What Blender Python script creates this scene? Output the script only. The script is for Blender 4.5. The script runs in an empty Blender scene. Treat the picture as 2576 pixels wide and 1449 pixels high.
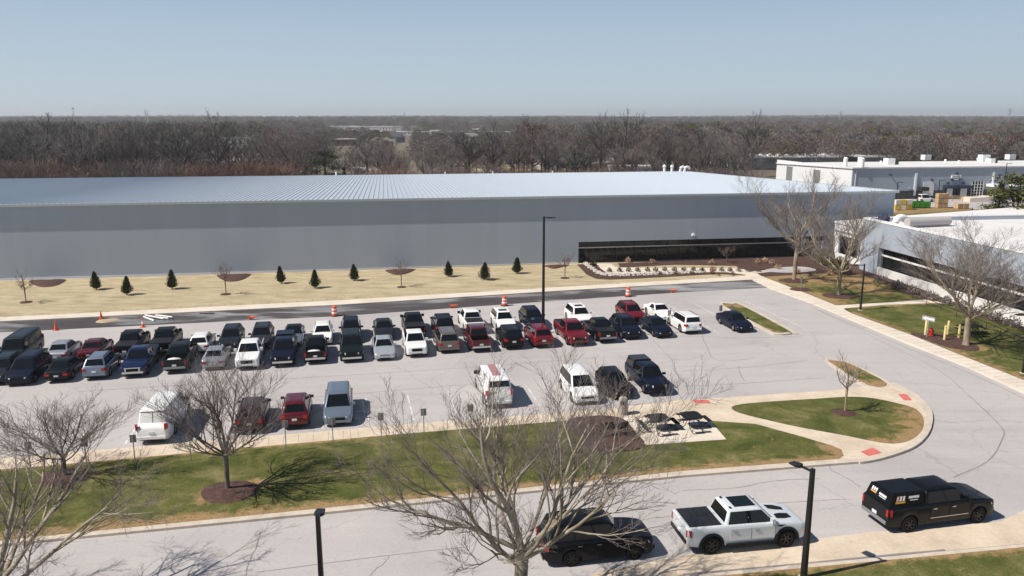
import bpy, bmesh, math, random
from mathutils import Vector, Matrix
from mathutils.geometry import tessellate_polygon
from mathutils import noise as mnoise
random.seed(7)
R=math.radians
scene=bpy.context.scene
# ------------------------------------------------------------------ camera, sky, sun, exposure
CAM_H=18.7; PITCH=R(12.09); FPX=2000.0           # focal length for a 2576 px wide frame
cp,sp=math.cos(PITCH),math.sin(PITCH)
cam_d=bpy.data.cameras.new('camera'); cam=bpy.data.objects.new('camera',cam_d); scene.collection.objects.link(cam)
cam.location=(0,0,CAM_H); cam.rotation_euler=(R(90)-PITCH,0,0)
cam_d.sensor_width=36; cam_d.lens=FPX/2576*36; cam_d.clip_start=0.5; cam_d.clip_end=20000
scene.camera=cam
SUN_EL=R(49); SUN_AZ=(-math.cos(R(18.2)),-math.sin(R(18.2)))       # horizontal direction towards the sun
to_sun=Vector((SUN_AZ[0]*math.cos(SUN_EL),SUN_AZ[1]*math.cos(SUN_EL),math.sin(SUN_EL)))
w=bpy.data.worlds.new('World'); scene.world=w; w.use_nodes=True
nt=w.node_tree; bgn=nt.nodes['Background']
sky=nt.nodes.new('ShaderNodeTexSky'); sky.sky_type='NISHITA'; sky.sun_disc=False
sky.sun_elevation=SUN_EL; sky.sun_rotation=math.atan2(to_sun.x,to_sun.y)
sky.air_density=1.0; sky.dust_density=0.2; sky.ozone_density=2.0; sky.altitude=200
tcw=nt.nodes.new('ShaderNodeTexCoord'); sxw=nt.nodes.new('ShaderNodeSeparateXYZ'); nt.links.new(tcw.outputs['Generated'],sxw.inputs[0])
crw=nt.nodes.new('ShaderNodeValToRGB'); nt.links.new(sxw.outputs[2],crw.inputs[0])          # pale band of sky above the horizon
for i_,(p_,c_) in enumerate(((0.0,(.62,.745,.80)),(.13,(.435,.585,.75)),(.3,(.27,.42,.68)))):
    if i_>1: crw.color_ramp.elements.new(p_)
    crw.color_ramp.elements[i_].position=p_; crw.color_ramp.elements[i_].color=(*c_,1)
scw=nt.nodes.new('ShaderNodeVectorMath'); scw.operation='SCALE'; scw.inputs['Scale'].default_value=12.6; nt.links.new(crw.outputs[0],scw.inputs[0])
mrw=nt.nodes.new('ShaderNodeMapRange'); mrw.inputs[1].default_value=.10; mrw.inputs[2].default_value=.45; mrw.inputs[3].default_value=1.0; mrw.inputs[4].default_value=0.0; nt.links.new(sxw.outputs[2],mrw.inputs[0])
smx=nt.nodes.new('ShaderNodeMix'); smx.data_type='RGBA'; nt.links.new(mrw.outputs[0],smx.inputs[0]); nt.links.new(scw.outputs[0],smx.inputs[7])
nt.links.new(sky.outputs[0],smx.inputs[6]); nt.links.new(smx.outputs[2],bgn.inputs[0]); bgn.inputs[1].default_value=0.06
sl=bpy.data.lights.new('sun','SUN'); sl.energy=5.0; sl.angle=R(0.53); sl.color=(1.0,0.93,0.84)
so=bpy.data.objects.new('sun',sl); scene.collection.objects.link(so)
so.rotation_euler=(-to_sun).to_track_quat('-Z','Y').to_euler(); so.location=(-40,-20,60)
scene.view_settings.view_transform='Standard'; scene.view_settings.look='None'
scene.view_settings.exposure=0.22; scene.view_settings.gamma=1.0
scene.render.engine='CYCLES'
C=scene.collection
# ------------------------------------------------------------------ picture <-> place (frame measured as 2576 x 1449)
def ray(px,py):
    u=px-1288; v=py-724.5
    return u, FPX*cp-v*sp, -FPX*sp-v*cp
def G(px,py,h=0.0):
    dx,dy,dz=ray(px,py); t=(h-CAM_H)/dz
    return (dx*t,dy*t)
def GD(px,D,h=0.0):
    return ((px-1288)/FPX*(D*cp+(CAM_H-h)*sp), D)
def HZ(D,py):
    dx,dy,dz=ray(1288,py); return CAM_H+D*dz/dy
# ------------------------------------------------------------------ tagging
def tag(o,label=None,cat=None,group=None,kind=None):
    if label: o['label']=label
    if cat: o['category']=cat
    if group: o['group']=group
    if kind: o['kind']=kind
    return o
def empty(name,loc=(0,0,0),rz=0.0,label=None,cat=None,group=None):
    o=bpy.data.objects.new(name,None); C.objects.link(o); o.location=loc; o.rotation_euler=(0,0,rz)
    o.empty_display_size=0.2
    return tag(o,label,cat,group)
def mkmesh(name,verts,faces,mats,midx=None,smooth=False,angle=35):
    me=bpy.data.meshes.new(name); me.from_pydata(verts,[],faces)
    for m in (mats if isinstance(mats,(list,tuple)) else [mats]): me.materials.append(m)
    if midx: me.polygons.foreach_set('material_index',midx)
    if smooth:
        me.polygons.foreach_set('use_smooth',[True]*len(me.polygons))
        if angle<180: me.set_sharp_from_angle(angle=R(angle))
    me.update(); return me
def mkobj(name,me,parent=None,loc=(0,0,0),rz=0.0):
    o=bpy.data.objects.new(name,me); C.objects.link(o); o.location=loc; o.rotation_euler=(0,0,rz)
    if parent: o.parent=parent
    return o
class MB:
    """mesh collector"""
    def __init__(s): s.v=[]; s.f=[]; s.m=[]
    def add(s,vs,fs,mi=0):
        b=len(s.v); s.v+= [tuple(v) for v in vs]
        for f in fs: s.f.append(tuple(b+i for i in f)); s.m.append(mi)
    def box(s,x0,x1,y0,y1,z0,z1,mi=0,M=None):
        vs=[(x,y,z) for z in (z0,z1) for y in (y0,y1) for x in (x0,x1)]
        if M: vs=[tuple(M@Vector(v)) for v in vs]
        s.add(vs,[(0,2,3,1),(4,5,7,6),(0,1,5,4),(2,6,7,3),(0,4,6,2),(1,3,7,5)],mi)
    def cyl(s,c,r0,r1,z0,z1,n=12,mi=0,cap=True,M=None):
        vs=[]
        for z,r in ((z0,r0),(z1,r1)):
            for i in range(n):
                a=2*math.pi*i/n; vs.append((c[0]+r*math.cos(a),c[1]+r*math.sin(a),z))
        fs=[(i,(i+1)%n,n+(i+1)%n,n+i) for i in range(n)]
        if cap: fs+= [tuple(range(n))[::-1],tuple(range(n,2*n))]
        if M: vs=[tuple(M@Vector(v)) for v in vs]
        s.add(vs,fs,mi)
    def tube(s,pts,rad,n=8,mi=0,cap=True):
        pts=[Vector(p) for p in pts]; 
        if not isinstance(rad,(list,tuple)): rad=[rad]*len(pts)
        vs=[]; fs=[]
        up=Vector((0,0,1))
        for i,p in enumerate(pts):
            d=(pts[min(i+1,len(pts)-1)]-pts[max(i-1,0)]).normalized()
            a=d.cross(up)
            if a.length<.05: a=d.cross(Vector((1,0,0)))
            a.normalize(); b=d.cross(a)
            for k in range(n):
                t=2*math.pi*k/n; vs.append(p+(a*math.cos(t)+b*math.sin(t))*rad[i])
        for i in range(len(pts)-1):
            for k in range(n):
                fs.append((i*n+k,i*n+(k+1)%n,(i+1)*n+(k+1)%n,(i+1)*n+k))
        if cap: fs+=[tuple(range(n))[::-1],tuple(range((len(pts)-1)*n,len(pts)*n))]
        s.add(vs,fs,mi)
    def lathe(s,prof,n=16,mi=0,c=(0,0),M=None):
        vs=[]
        for r,z in prof:
            for i in range(n):
                a=2*math.pi*i/n; vs.append((c[0]+r*math.cos(a),c[1]+r*math.sin(a),z))
        fs=[]
        for j in range(len(prof)-1):
            for i in range(n): fs.append((j*n+i,j*n+(i+1)%n,(j+1)*n+(i+1)%n,(j+1)*n+i))
        fs+=[tuple(range(n))[::-1],tuple(range((len(prof)-1)*n,len(prof)*n))]
        if M: vs=[tuple(M@Vector(v)) for v in vs]
        s.add(vs,fs,mi)
    def build(s,name,mats,parent=None,loc=(0,0,0),rz=0,smooth=False,angle=35):
        me=mkmesh(name,s.v,s.f,mats,s.m,smooth,angle); return mkobj(name,me,parent,loc,rz)
def box(name,mat,parent,x0,x1,y0,y1,z0,z1,bev=0.0,**k):
    b=MB(); b.box(x0,x1,y0,y1,z0,z1); o=b.build(name,mat,parent,**k)
    if bev:
        bm=bmesh.new(); bm.from_mesh(o.data)
        bmesh.ops.bevel(bm,geom=bm.edges[:],offset=bev,segments=2,affect='EDGES',profile=.5)
        bm.to_mesh(o.data); bm.free()
    return o
# ------------------------------------------------------------------ materials
def pmat(name,col,rough=.6,metal=0.0,coat=0.0,spec=None,emit=None):
    m=bpy.data.materials.new(name); m.use_nodes=True; b=m.node_tree.nodes['Principled BSDF']
    b.inputs['Base Color'].default_value=(*col,1); b.inputs['Roughness'].default_value=rough
    b.inputs['Metallic'].default_value=metal; b.inputs['Coat Weight'].default_value=coat
    b.inputs['Coat Roughness'].default_value=.04
    if spec is not None: b.inputs['Specular IOR Level'].default_value=spec
    return m
def nmat(name,stops,scale=1.0,detail=6,rough=.9,fine=None,fine_amt=.25,bump=0.0,bscale=40,dist=0,vec='Object',stretch=None,metal=0.0,rot=0.0):
    """noise driven base colour between several stops, with a finer noise multiplied in"""
    m=bpy.data.materials.new(name); m.use_nodes=True; n=m.node_tree; b=n.nodes['Principled BSDF']; L=n.links
    tc=n.nodes.new('ShaderNodeTexCoord'); mp=n.nodes.new('ShaderNodeMapping'); L.new(tc.outputs[vec],mp.inputs[0])
    if stretch: mp.inputs['Scale'].default_value=stretch
    mp.inputs['Rotation'].default_value=(0,0,rot)
    nz=n.nodes.new('ShaderNodeTexNoise'); nz.inputs['Scale'].default_value=scale; nz.inputs['Detail'].default_value=detail
    nz.inputs['Distortion'].default_value=dist; nz.inputs['Roughness'].default_value=.6
    L.new(mp.outputs[0],nz.inputs['Vector'])
    cr=n.nodes.new('ShaderNodeValToRGB'); L.new(nz.outputs[0],cr.inputs[0])
    e=cr.color_ramp.elements
    while len(e)<len(stops): e.new(.5)
    for i,(p,c) in enumerate(stops): e[i].position=p; e[i].color=(*c,1)
    out=cr.outputs[0]
    if fine:
        nf=n.nodes.new('ShaderNodeTexNoise'); nf.inputs['Scale'].default_value=fine; nf.inputs['Detail'].default_value=4; nf.inputs['Roughness'].default_value=.7
        L.new(tc.outputs[vec],nf.inputs['Vector'])
        mr=n.nodes.new('ShaderNodeMapRange'); mr.inputs[1].default_value=.25; mr.inputs[2].default_value=.75
        mr.inputs[3].default_value=1-fine_amt; mr.inputs[4].default_value=1+fine_amt; L.new(nf.outputs[0],mr.inputs[0])
        mx=n.nodes.new('ShaderNodeVectorMath'); mx.operation='SCALE'; L.new(out,mx.inputs[0]); L.new(mr.outputs[0],mx.inputs['Scale']); out=mx.outputs[0]
    L.new(out,b.inputs['Base Color']); b.inputs['Roughness'].default_value=rough; b.inputs['Metallic'].default_value=metal
    b.inputs['Specular IOR Level'].default_value=.3
    if bump:
        nb=n.nodes.new('ShaderNodeTexNoise'); nb.inputs['Scale'].default_value=bscale; nb.inputs['Detail'].default_value=3
        L.new(tc.outputs[vec],nb.inputs['Vector'])
        bp=n.nodes.new('ShaderNodeBump'); bp.inputs['Strength'].default_value=bump; bp.inputs['Distance'].default_value=.05
        L.new(nb.outputs[0],bp.inputs['Height']); L.new(bp.outputs[0],b.inputs['Normal'])
    return m
M={}
M['asphalt_plain']=nmat('worn_asphalt',[(.28,(.37,.35,.345)),(.5,(.43,.405,.40)),(.72,(.49,.455,.445))],scale=.11,detail=8,fine=9,fine_amt=.09,dist=.6,rough=.92)
M['new_asphalt']=nmat('patched_asphalt',[(.36,(.055,.05,.052)),(.50,(.075,.068,.07)),(.55,(.18,.18,.185)),(.66,(.33,.33,.335))],scale=.10,detail=7,fine=8,fine_amt=.12,dist=.9,stretch=(.55,2.2,1),rot=R(-14))
def asphalt_mat():
    m=bpy.data.materials.new('worn_asphalt'); m.use_nodes=True; n=m.node_tree; L=n.links; b=n.nodes['Principled BSDF']
    tc=n.nodes.new('ShaderNodeTexCoord')
    def nz(s,d,st=(1,1,1),rot=0,dist=0,rough=.6):
        mp=n.nodes.new('ShaderNodeMapping'); mp.inputs['Scale'].default_value=st; mp.inputs['Rotation'].default_value=(0,0,rot); L.new(tc.outputs['Object'],mp.inputs[0])
        x=n.nodes.new('ShaderNodeTexNoise'); x.inputs['Scale'].default_value=s; x.inputs['Detail'].default_value=d; x.inputs['Roughness'].default_value=rough; x.inputs['Distortion'].default_value=dist; L.new(mp.outputs[0],x.inputs['Vector']); return x
    def rng(o,a,b_,c,d):
        r=n.nodes.new('ShaderNodeMapRange'); r.inputs[1].default_value=a; r.inputs[2].default_value=b_; r.inputs[3].default_value=c; r.inputs[4].default_value=d; L.new(o,r.inputs[0]); return r.outputs[0]
    def mul(a,b_):
        x=n.nodes.new('ShaderNodeMath'); x.operation='MULTIPLY'; L.new(a,x.inputs[0]); L.new(b_,x.inputs[1]); return x.outputs[0]
    cr=n.nodes.new('ShaderNodeValToRGB'); L.new(nz(.09,7,dist=.7).outputs[0],cr.inputs[0])
    for i,(p,c) in enumerate([(.3,(.375,.355,.35)),(.5,(.425,.402,.395)),(.7,(.46,.425,.41))]):
        if i>1: cr.color_ramp.elements.new(p)
        cr.color_ramp.elements[i].position=p; cr.color_ramp.elements[i].color=(*c,1)
    f=rng(nz(7,5).outputs[0],.25,.75,.92,1.08)
    f=mul(f,rng(nz(.5,5,st=(.12,1.6,1),rot=R(-14)).outputs[0],.3,.75,1.04,.93))      # lanes worn along the rows
    f=mul(f,rng(nz(.9,3).outputs[0],.63,.76,1.0,.86))                                 # oil spots
    # hairline cracks
    nzv=nz(.35,4); ad=n.nodes.new('ShaderNodeVectorMath'); ad.operation='MULTIPLY_ADD'; L.new(nzv.outputs[1],ad.inputs[0]); ad.inputs[1].default_value=(3.5,3.5,0); L.new(tc.outputs['Object'],ad.inputs[2])
    for sc,wd,dk in ((.075,.0042,.87),(.21,.008,.93)):
        vo=n.nodes.new('ShaderNodeTexVoronoi'); vo.feature='DISTANCE_TO_EDGE'; vo.inputs['Scale'].default_value=sc; L.new(ad.outputs[0],vo.inputs['Vector'])
        f=mul(f,rng(vo.outputs['Distance'],wd*.4,wd,dk,1.0))
    s=n.nodes.new('ShaderNodeVectorMath'); s.operation='SCALE'; L.new(cr.outputs[0],s.inputs[0]); L.new(f,s.inputs['Scale']); L.new(s.outputs[0],b.inputs['Base Color'])
    b.inputs['Roughness'].default_value=.93; b.inputs['Specular IOR Level'].default_value=.25
    return m
M['asphalt']=asphalt_mat()
M['concrete']=nmat('tan_concrete',[(.32,(.49,.40,.305)),(.5,(.58,.485,.375)),(.68,(.65,.555,.435))],scale=.45,fine=5,fine_amt=.11)
M['concrete_pale']=nmat('pale_concrete',[(.3,(.56,.49,.41)),(.5,(.64,.57,.48)),(.7,(.69,.61,.52))],scale=.45,fine=5,fine_amt=.10)
M['kerb']=nmat('kerb_concrete',[(.3,(.46,.40,.33)),(.7,(.60,.52,.43))],scale=1.2,fine=12,fine_amt=.15)
M['seam']=pmat('pavement_seam',(.235,.215,.205),.95)
M['line']=nmat('worn_line_paint',[(.40,(.43,.41,.40)),(.58,(.66,.645,.63))],scale=2.2)
M['mulch']=nmat('bark_mulch',[(.3,(.050,.026,.020)),(.7,(.11,.062,.050))],scale=3,fine=14,fine_amt=.6,bump=.6,bscale=14)
M['tanlawn']=nmat('dormant_lawn',[(.28,(.30,.245,.14)),(.5,(.41,.34,.215)),(.72,(.51,.43,.285))],scale=.55,detail=8,fine=7,fine_amt=.22,stretch=(.6,1.6,1),dist=.5,bump=.3,bscale=9)
M['ground']=nmat('leaf_litter_ground',[(.3,(.10,.082,.062)),(.5,(.15,.125,.09)),(.72,(.19,.17,.10))],scale=.02,detail=8,fine=.4,fine_amt=.4)
M['rock']=nmat('pale_river_rock',[(.3,(.35,.31,.28)),(.7,(.62,.58,.54))],scale=3)
M['red']=nmat('brick_red_pad',[(.3,(.52,.12,.11)),(.7,(.62,.17,.15))],scale=4,fine=14,fine_amt=.3)
def lawn_mat():
    m=bpy.data.materials.new('green_lawn'); m.use_nodes=True; n=m.node_tree; L=n.links; b=n.nodes['Principled BSDF']
    tc=n.nodes.new('ShaderNodeTexCoord')
    def nz(s,d=6,st=None,dist=0):
        x=n.nodes.new('ShaderNodeTexNoise'); x.inputs['Scale'].default_value=s; x.inputs['Detail'].default_value=d; x.inputs['Roughness'].default_value=.65; x.inputs['Distortion'].default_value=dist
        if st:
            mp=n.nodes.new('ShaderNodeMapping'); mp.inputs['Scale'].default_value=st; L.new(tc.outputs['Object'],mp.inputs[0]); L.new(mp.outputs[0],x.inputs['Vector'])
        else: L.new(tc.outputs['Object'],x.inputs['Vector'])
        return x
    a=nz(.45,7,dist=.8); cr=n.nodes.new('ShaderNodeValToRGB'); L.new(a.outputs[0],cr.inputs[0])
    for i,(p,c) in enumerate([(.30,(.045,.056,.016)),(.43,(.078,.090,.024)),(.55,(.118,.118,.038)),(.66,(.19,.165,.075))]):
        if i>1: cr.color_ramp.elements.new(p)
        cr.color_ramp.elements[i].position=p; cr.color_ramp.elements[i].color=(*c,1)
    at=n.nodes.new('ShaderNodeAttribute'); at.attribute_name='dry'
    k=nz(1.6,8); ad=n.nodes.new('ShaderNodeMath'); ad.operation='MULTIPLY_ADD'; ad.inputs[1].default_value=1.0; L.new(at.outputs['Fac'],ad.inputs[0])
    ms=n.nodes.new('ShaderNodeMath'); ms.operation='MULTIPLY_ADD'; ms.inputs[1].default_value=3.0; ms.inputs[2].default_value=-1.55; L.new(k.outputs[0],ms.inputs[0]); L.new(ms.outputs[0],ad.inputs[2])
    mr=n.nodes.new('ShaderNodeMapRange'); mr.inputs[1].default_value=.25; mr.inputs[2].default_value=.85; L.new(ad.outputs[0],mr.inputs[0])
    mx=n.nodes.new('ShaderNodeMix'); mx.data_type='RGBA'; L.new(mr.outputs[0],mx.inputs[0]); L.new(cr.outputs[0],mx.inputs[6]); mx.inputs[7].default_value=(.30,.20,.10,1)
    fz=nz(9,5); mr2=n.nodes.new('ShaderNodeMapRange'); mr2.inputs[1].default_value=.25; mr2.inputs[2].default_value=.75; mr2.inputs[3].default_value=.6; mr2.inputs[4].default_value=1.4; L.new(fz.outputs[0],mr2.inputs[0])
    sc=n.nodes.new('ShaderNodeVectorMath'); sc.operation='SCALE'; L.new(mx.outputs[2],sc.inputs[0]); L.new(mr2.outputs[0],sc.inputs['Scale'])
    L.new(sc.outputs[0],b.inputs['Base Color']); b.inputs['Roughness'].default_value=.95; b.inputs['Specular IOR Level'].default_value=.1
    bn=nz(22,3); bp=n.nodes.new('ShaderNodeBump'); bp.inputs['Strength'].default_value=.5; bp.inputs['Distance'].default_value=.06; L.new(bn.outputs[0],bp.inputs['Height']); L.new(bp.outputs[0],b.inputs['Normal'])
    return m
M['lawn']=lawn_mat()
def panel_mat(name,col,seam_w=1.0,amt=.08,rough=.45,metal=.0,rot=0):
    """vertical metal panels: slight tone change from panel to panel plus weathering streaks"""
    m=bpy.data.materials.new(name); m.use_nodes=True; n=m.node_tree; L=n.links; b=n.nodes['Principled BSDF']
    tc=n.nodes.new('ShaderNodeTexCoord'); sx=n.nodes.new('ShaderNodeSeparateXYZ'); L.new(tc.outputs['Object'],sx.inputs[0])
    dv=n.nodes.new('ShaderNodeMath'); dv.operation='DIVIDE'; L.new(sx.outputs[0],dv.inputs[0]); dv.inputs[1].default_value=seam_w
    fl=n.nodes.new('ShaderNodeMath'); fl.operation='FLOOR'; L.new(dv.outputs[0],fl.inputs[0])
    wn=n.nodes.new('ShaderNodeTexWhiteNoise'); wn.noise_dimensions='1D'; L.new(fl.outputs[0],wn.inputs['W'])
    mp=n.nodes.new('ShaderNodeMapping'); mp.inputs['Scale'].default_value=(1.2,1.2,.09); L.new(tc.outputs['Object'],mp.inputs[0])
    nz=n.nodes.new('ShaderNodeTexNoise'); nz.inputs['Scale'].default_value=1.0; nz.inputs['Detail'].default_value=6; L.new(mp.outputs[0],nz.inputs['Vector'])
    ad=n.nodes.new('ShaderNodeMath'); ad.operation='ADD'; L.new(wn.outputs['Value'],ad.inputs[0]); L.new(nz.outputs[0],ad.inputs[1])
    mr=n.nodes.new('ShaderNodeMapRange'); mr.inputs[1].default_value=.3; mr.inputs[2].default_value=1.7; mr.inputs[3].default_value=1-amt; mr.inputs[4].default_value=1+amt; L.new(ad.outputs[0],mr.inputs[0])
    sc=n.nodes.new('ShaderNodeVectorMath'); sc.operation='SCALE'; sc.inputs[0].default_value=col; L.new(mr.outputs[0],sc.inputs['Scale'])
    L.new(sc.outputs[0],b.inputs['Base Color']); b.inputs['Roughness'].default_value=rough; b.inputs['Metallic'].default_value=metal
    return m
M['panel']=panel_mat('grey_blue_metal_panel',(.335,.38,.435),1.0,.035)
M['panel2']=panel_mat('pale_metal_panel',(.36,.40,.46),1.0,.06)
M['panel_white']=panel_mat('white_metal_panel',(.74,.75,.76),1.0,.04)
M['roof']=pmat('galvalume_roof',(.53,.58,.635),.42,.25)
M['fascia']=pmat('fascia_metal',(.40,.44,.45),.4,.3)
M['membrane']=nmat('white_membrane',[(.3,(.60,.58,.57)),(.7,(.74,.73,.72))],scale=.15,fine=2,fine_amt=.06,rough=.7)
M['plinth']=pmat('pale_plinth',(.66,.64,.62),.8)
M['glassdark']=pmat('dark_glazing',(.012,.013,.014),.06,spec=.35)
M['mullion']=pmat('dark_mullion',(.02,.02,.022),.4)
M['white']=pmat('white_paint',(.78,.78,.77),.5)
M['galv']=pmat('galvanised_metal',(.45,.46,.47),.45,.6)
M['black']=pmat('black_powder_coat',(.012,.012,.013),.45)
M['darkdock']=pmat('dark_dock_rubber',(.02,.02,.025),.7)
M['navy']=pmat('navy_sign_paint',(.02,.03,.08),.5)
M['wood']=nmat('raw_timber',[(.3,(.42,.28,.15)),(.7,(.58,.42,.25))],scale=3)
M['stone']=nmat('dark_stone_base',[(.35,(.03,.03,.03)),(.65,(.10,.09,.085))],scale=2.2,fine=6,fine_amt=.4)
def bark(name,a,b,sc=3.0):
    return nmat(name,[(.35,a),(.65,b)],scale=sc,detail=4,rough=.95,stretch=(1,1,.5))
M['bark_syc']=bark('mottled_pale_bark',(.17,.135,.10),(.44,.38,.29),1.3)
M['bark_grey']=bark('grey_brown_bark',(.095,.075,.062),(.20,.165,.135))
M['bark_tan']=bark('tan_bark',(.20,.155,.11),(.42,.34,.25),1.5)
M['twig']=bark('twig_bark',(.13,.108,.098),(.28,.24,.215),.6)
M['twig_red']=bark('reddish_twigs',(.13,.080,.072),(.22,.135,.12),.6)
M['wood_grey']=bark('grey_wood_twigs',(.10,.094,.086),(.19,.18,.165),.5)
M['wood_purple']=bark('purple_brown_twigs',(.125,.098,.094),(.22,.175,.170),.5)
M['wood_pale']=bark('pale_grey_twigs',(.17,.16,.15),(.27,.25,.235),.5)
M['wood_dark']=bark('dark_trunk_bark',(.040,.034,.030),(.085,.072,.062),.6)
M['brush_red']=bark('red_brown_brush_twigs',(.13,.075,.060),(.21,.125,.10),.5)
M['bud_yellow']=bark('yellow_green_buds',(.15,.135,.035),(.26,.24,.06),.5)
M['needle']=nmat('evergreen_needles',[(.3,(.012,.022,.008)),(.7,(.05,.07,.02))],scale=1.5,fine=8,fine_amt=.4)
M['needle_dark']=nmat('dark_evergreen_foliage',[(.3,(.014,.020,.008)),(.7,(.055,.068,.024))],scale=2,fine=9,fine_amt=.5)
M['needle_yel']=nmat('yellowish_pine_needles',[(.3,(.05,.06,.012)),(.7,(.14,.14,.03))],scale=1,fine=6,fine_amt=.4)
# ------------------------------------------------------------------ ground sheets
def catmull(pts,n=6,closed=True):
    out=[]; N=len(pts)
    for i in range(N):
        if not closed and i==N-1: out.append(pts[-1]); break
        g=lambda k: pts[k%N] if closed else pts[max(0,min(N-1,k))]
        p0,p1,p2,p3=g(i-1),g(i),g(i+1),g(i+2)
        for k in range(n):
            t=k/n
            out.append(tuple(.5*((2*p1[j])+(-p0[j]+p2[j])*t+(2*p0[j]-5*p1[j]+4*p2[j]-p3[j])*t*t+(-p0[j]+3*p1[j]-3*p2[j]+p3[j])*t**3) for j in (0,1)))
    return out
def slab(name,pts,z,mat,zb=-.3,smooth=0,world=False,kind='structure'):
    if smooth: pts=catmull(pts,smooth)
    P=[p if world else G(p[0],p[1],z) for p in pts]
    n=len(P); tri=tessellate_polygon([[Vector((x,y,0)) for x,y in P]])
    vs=[(x,y,z) for x,y in P]+[(x,y,zb) for x,y in P]
    fs=[]
    for t in tri:
        a,b,c=[Vector(vs[i]) for i in t]
        fs.append(tuple(t) if (b-a).cross(c-a).z>0 else tuple(reversed(t)))
    fs+=[(i,(i+1)%n,n+(i+1)%n,n+i) for i in range(n)]
    o=mkobj(name,mkmesh(name,vs,fs,mat)); tag(o,kind=kind); return o
def inpoly(x,y,P):
    c=False; n=len(P); j=n-1
    for i in range(n):
        xi,yi=P[i]; xj,yj=P[j]
        if (yi>y)!=(yj>y) and x<(xj-xi)*(y-yi)/(yj-yi)+xi: c=not c
        j=i
    return c
def segdist(x,y,a,b):
    ax,ay=a; bx,by=b; dx,dy=bx-ax,by-ay; L=dx*dx+dy*dy or 1e-9
    t=max(0,min(1,((x-ax)*dx+(y-ay)*dy)/L)); return math.hypot(x-ax-t*dx,y-ay-t*dy)
def lawn(name,pts,z,drylines,smooth=0,mat=None,width=1.6,step=.6):
    """grass sheet as a fine grid so that dryness along kerbs can vary; drylines: list of (a,b,width)"""
    if smooth: pts=catmull(pts,smooth)
    P=[G(p[0],p[1],z) for p in pts]
    bm=bmesh.new()
    vv=[bm.verts.new((x,y,z)) for x,y in P]
    tri=tessellate_polygon([[Vector((x,y,0)) for x,y in P]])
    for t in tri:
        try: bm.faces.new([vv[i] for i in t])
        except ValueError: pass
    x0,x1=min(p[0] for p in P),max(p[0] for p in P); y0,y1=min(p[1] for p in P),max(p[1] for p in P)
    k=x0+step
    while k<x1: bmesh.ops.bisect_plane(bm,geom=bm.verts[:]+bm.edges[:]+bm.faces[:],plane_co=(k,0,0),plane_no=(1,0,0)); k+=step
    k=y0+step
    while k<y1: bmesh.ops.bisect_plane(bm,geom=bm.verts[:]+bm.edges[:]+bm.faces[:],plane_co=(0,k,0),plane_no=(0,1,0)); k+=step
    bmesh.ops.recalc_face_normals(bm,faces=bm.faces[:])
    if sum(f.normal.z for f in bm.faces)<0: bmesh.ops.reverse_faces(bm,faces=bm.faces[:])
    n=len(P)
    lay=bm.verts.layers.float.new('dry')
    DL=[(G(*a,z),G(*b,z),w_) for a,b,w_ in drylines]
    for v in bm.verts:
        d=0
        for a,b,w_ in DL:
            q=segdist(v.co.x,v.co.y,a,b); d=max(d,1.15-q/w_)
        v[lay]=max(0,d)
    me=bpy.data.meshes.new(name); bm.to_mesh(me); bm.free(); me.materials.append(mat or M['lawn'])
    o=mkobj(name,me); tag(o,kind='structure')
    sk=MB()
    vs=[(x,y,z-.001) for x,y in P]+[(x,y,-.3) for x,y in P]
    return o
def ribbon(mb,pts,w_,z,jit=.0,sub=6):
    pp=catmull(pts,sub,closed=False); P=[Vector((*G(p[0],p[1]),z)) for p in pp]
    P=[Vector((q.x+random.uniform(-jit,jit),q.y+random.uniform(-jit,jit),z)) for q in P]
    vs=[];fs=[]
    for i,q in enumerate(P):
        d=(P[min(i+1,len(P)-1)]-P[max(i-1,0)]); d.normalize(); n=Vector((-d.y,d.x,0))
        ww=w_*random.uniform(.6,1.3)/2
        vs+=[q+n*ww,q-n*ww]
    for i in range(len(P)-1): fs.append((2*i+1,2*i+3,2*i+2,2*i))
    mb.add(vs,fs)
# terrain: one sheet to the horizon, gently rising far away
def terrain():
    ys=[-60,0,40,80,120,160,200,260,340,450,600,800,1050,1400,1800,2300,3000,3800,4800,6000,8000]
    vs=[];fs=[];nx=60
    for y in ys:
        hw=max(300,abs(y)*1.3+200)
        for i in range(nx+1):
            x=-hw+2*hw*i/nx
            rise=max(0,(y-1500)/4500); hgt=0
            if rise>0:
                hgt=rise*(17+20*mnoise.noise(Vector((x*.0007+3,y*.0004,0)))+9*mnoise.noise(Vector((x*.0022,y*.001,5))))
            vs.append((x,y,-.35+hgt))
    for j in range(len(ys)-1):
        for i in range(nx):
            a=j*(nx+1)+i; fs.append((a,a+1,a+nx+2,a+nx+1))
    o=mkobj('ground',mkmesh('ground',vs,fs,M['ground'],smooth=True,angle=180)); tag(o,kind='structure')
terrain()
slab('parking_lot',[(-90,-10),(100,-10),(110,40),(64,60),(30,112),(-70,95),(-95,60)],0.0,M['asphalt'],world=True)
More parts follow.
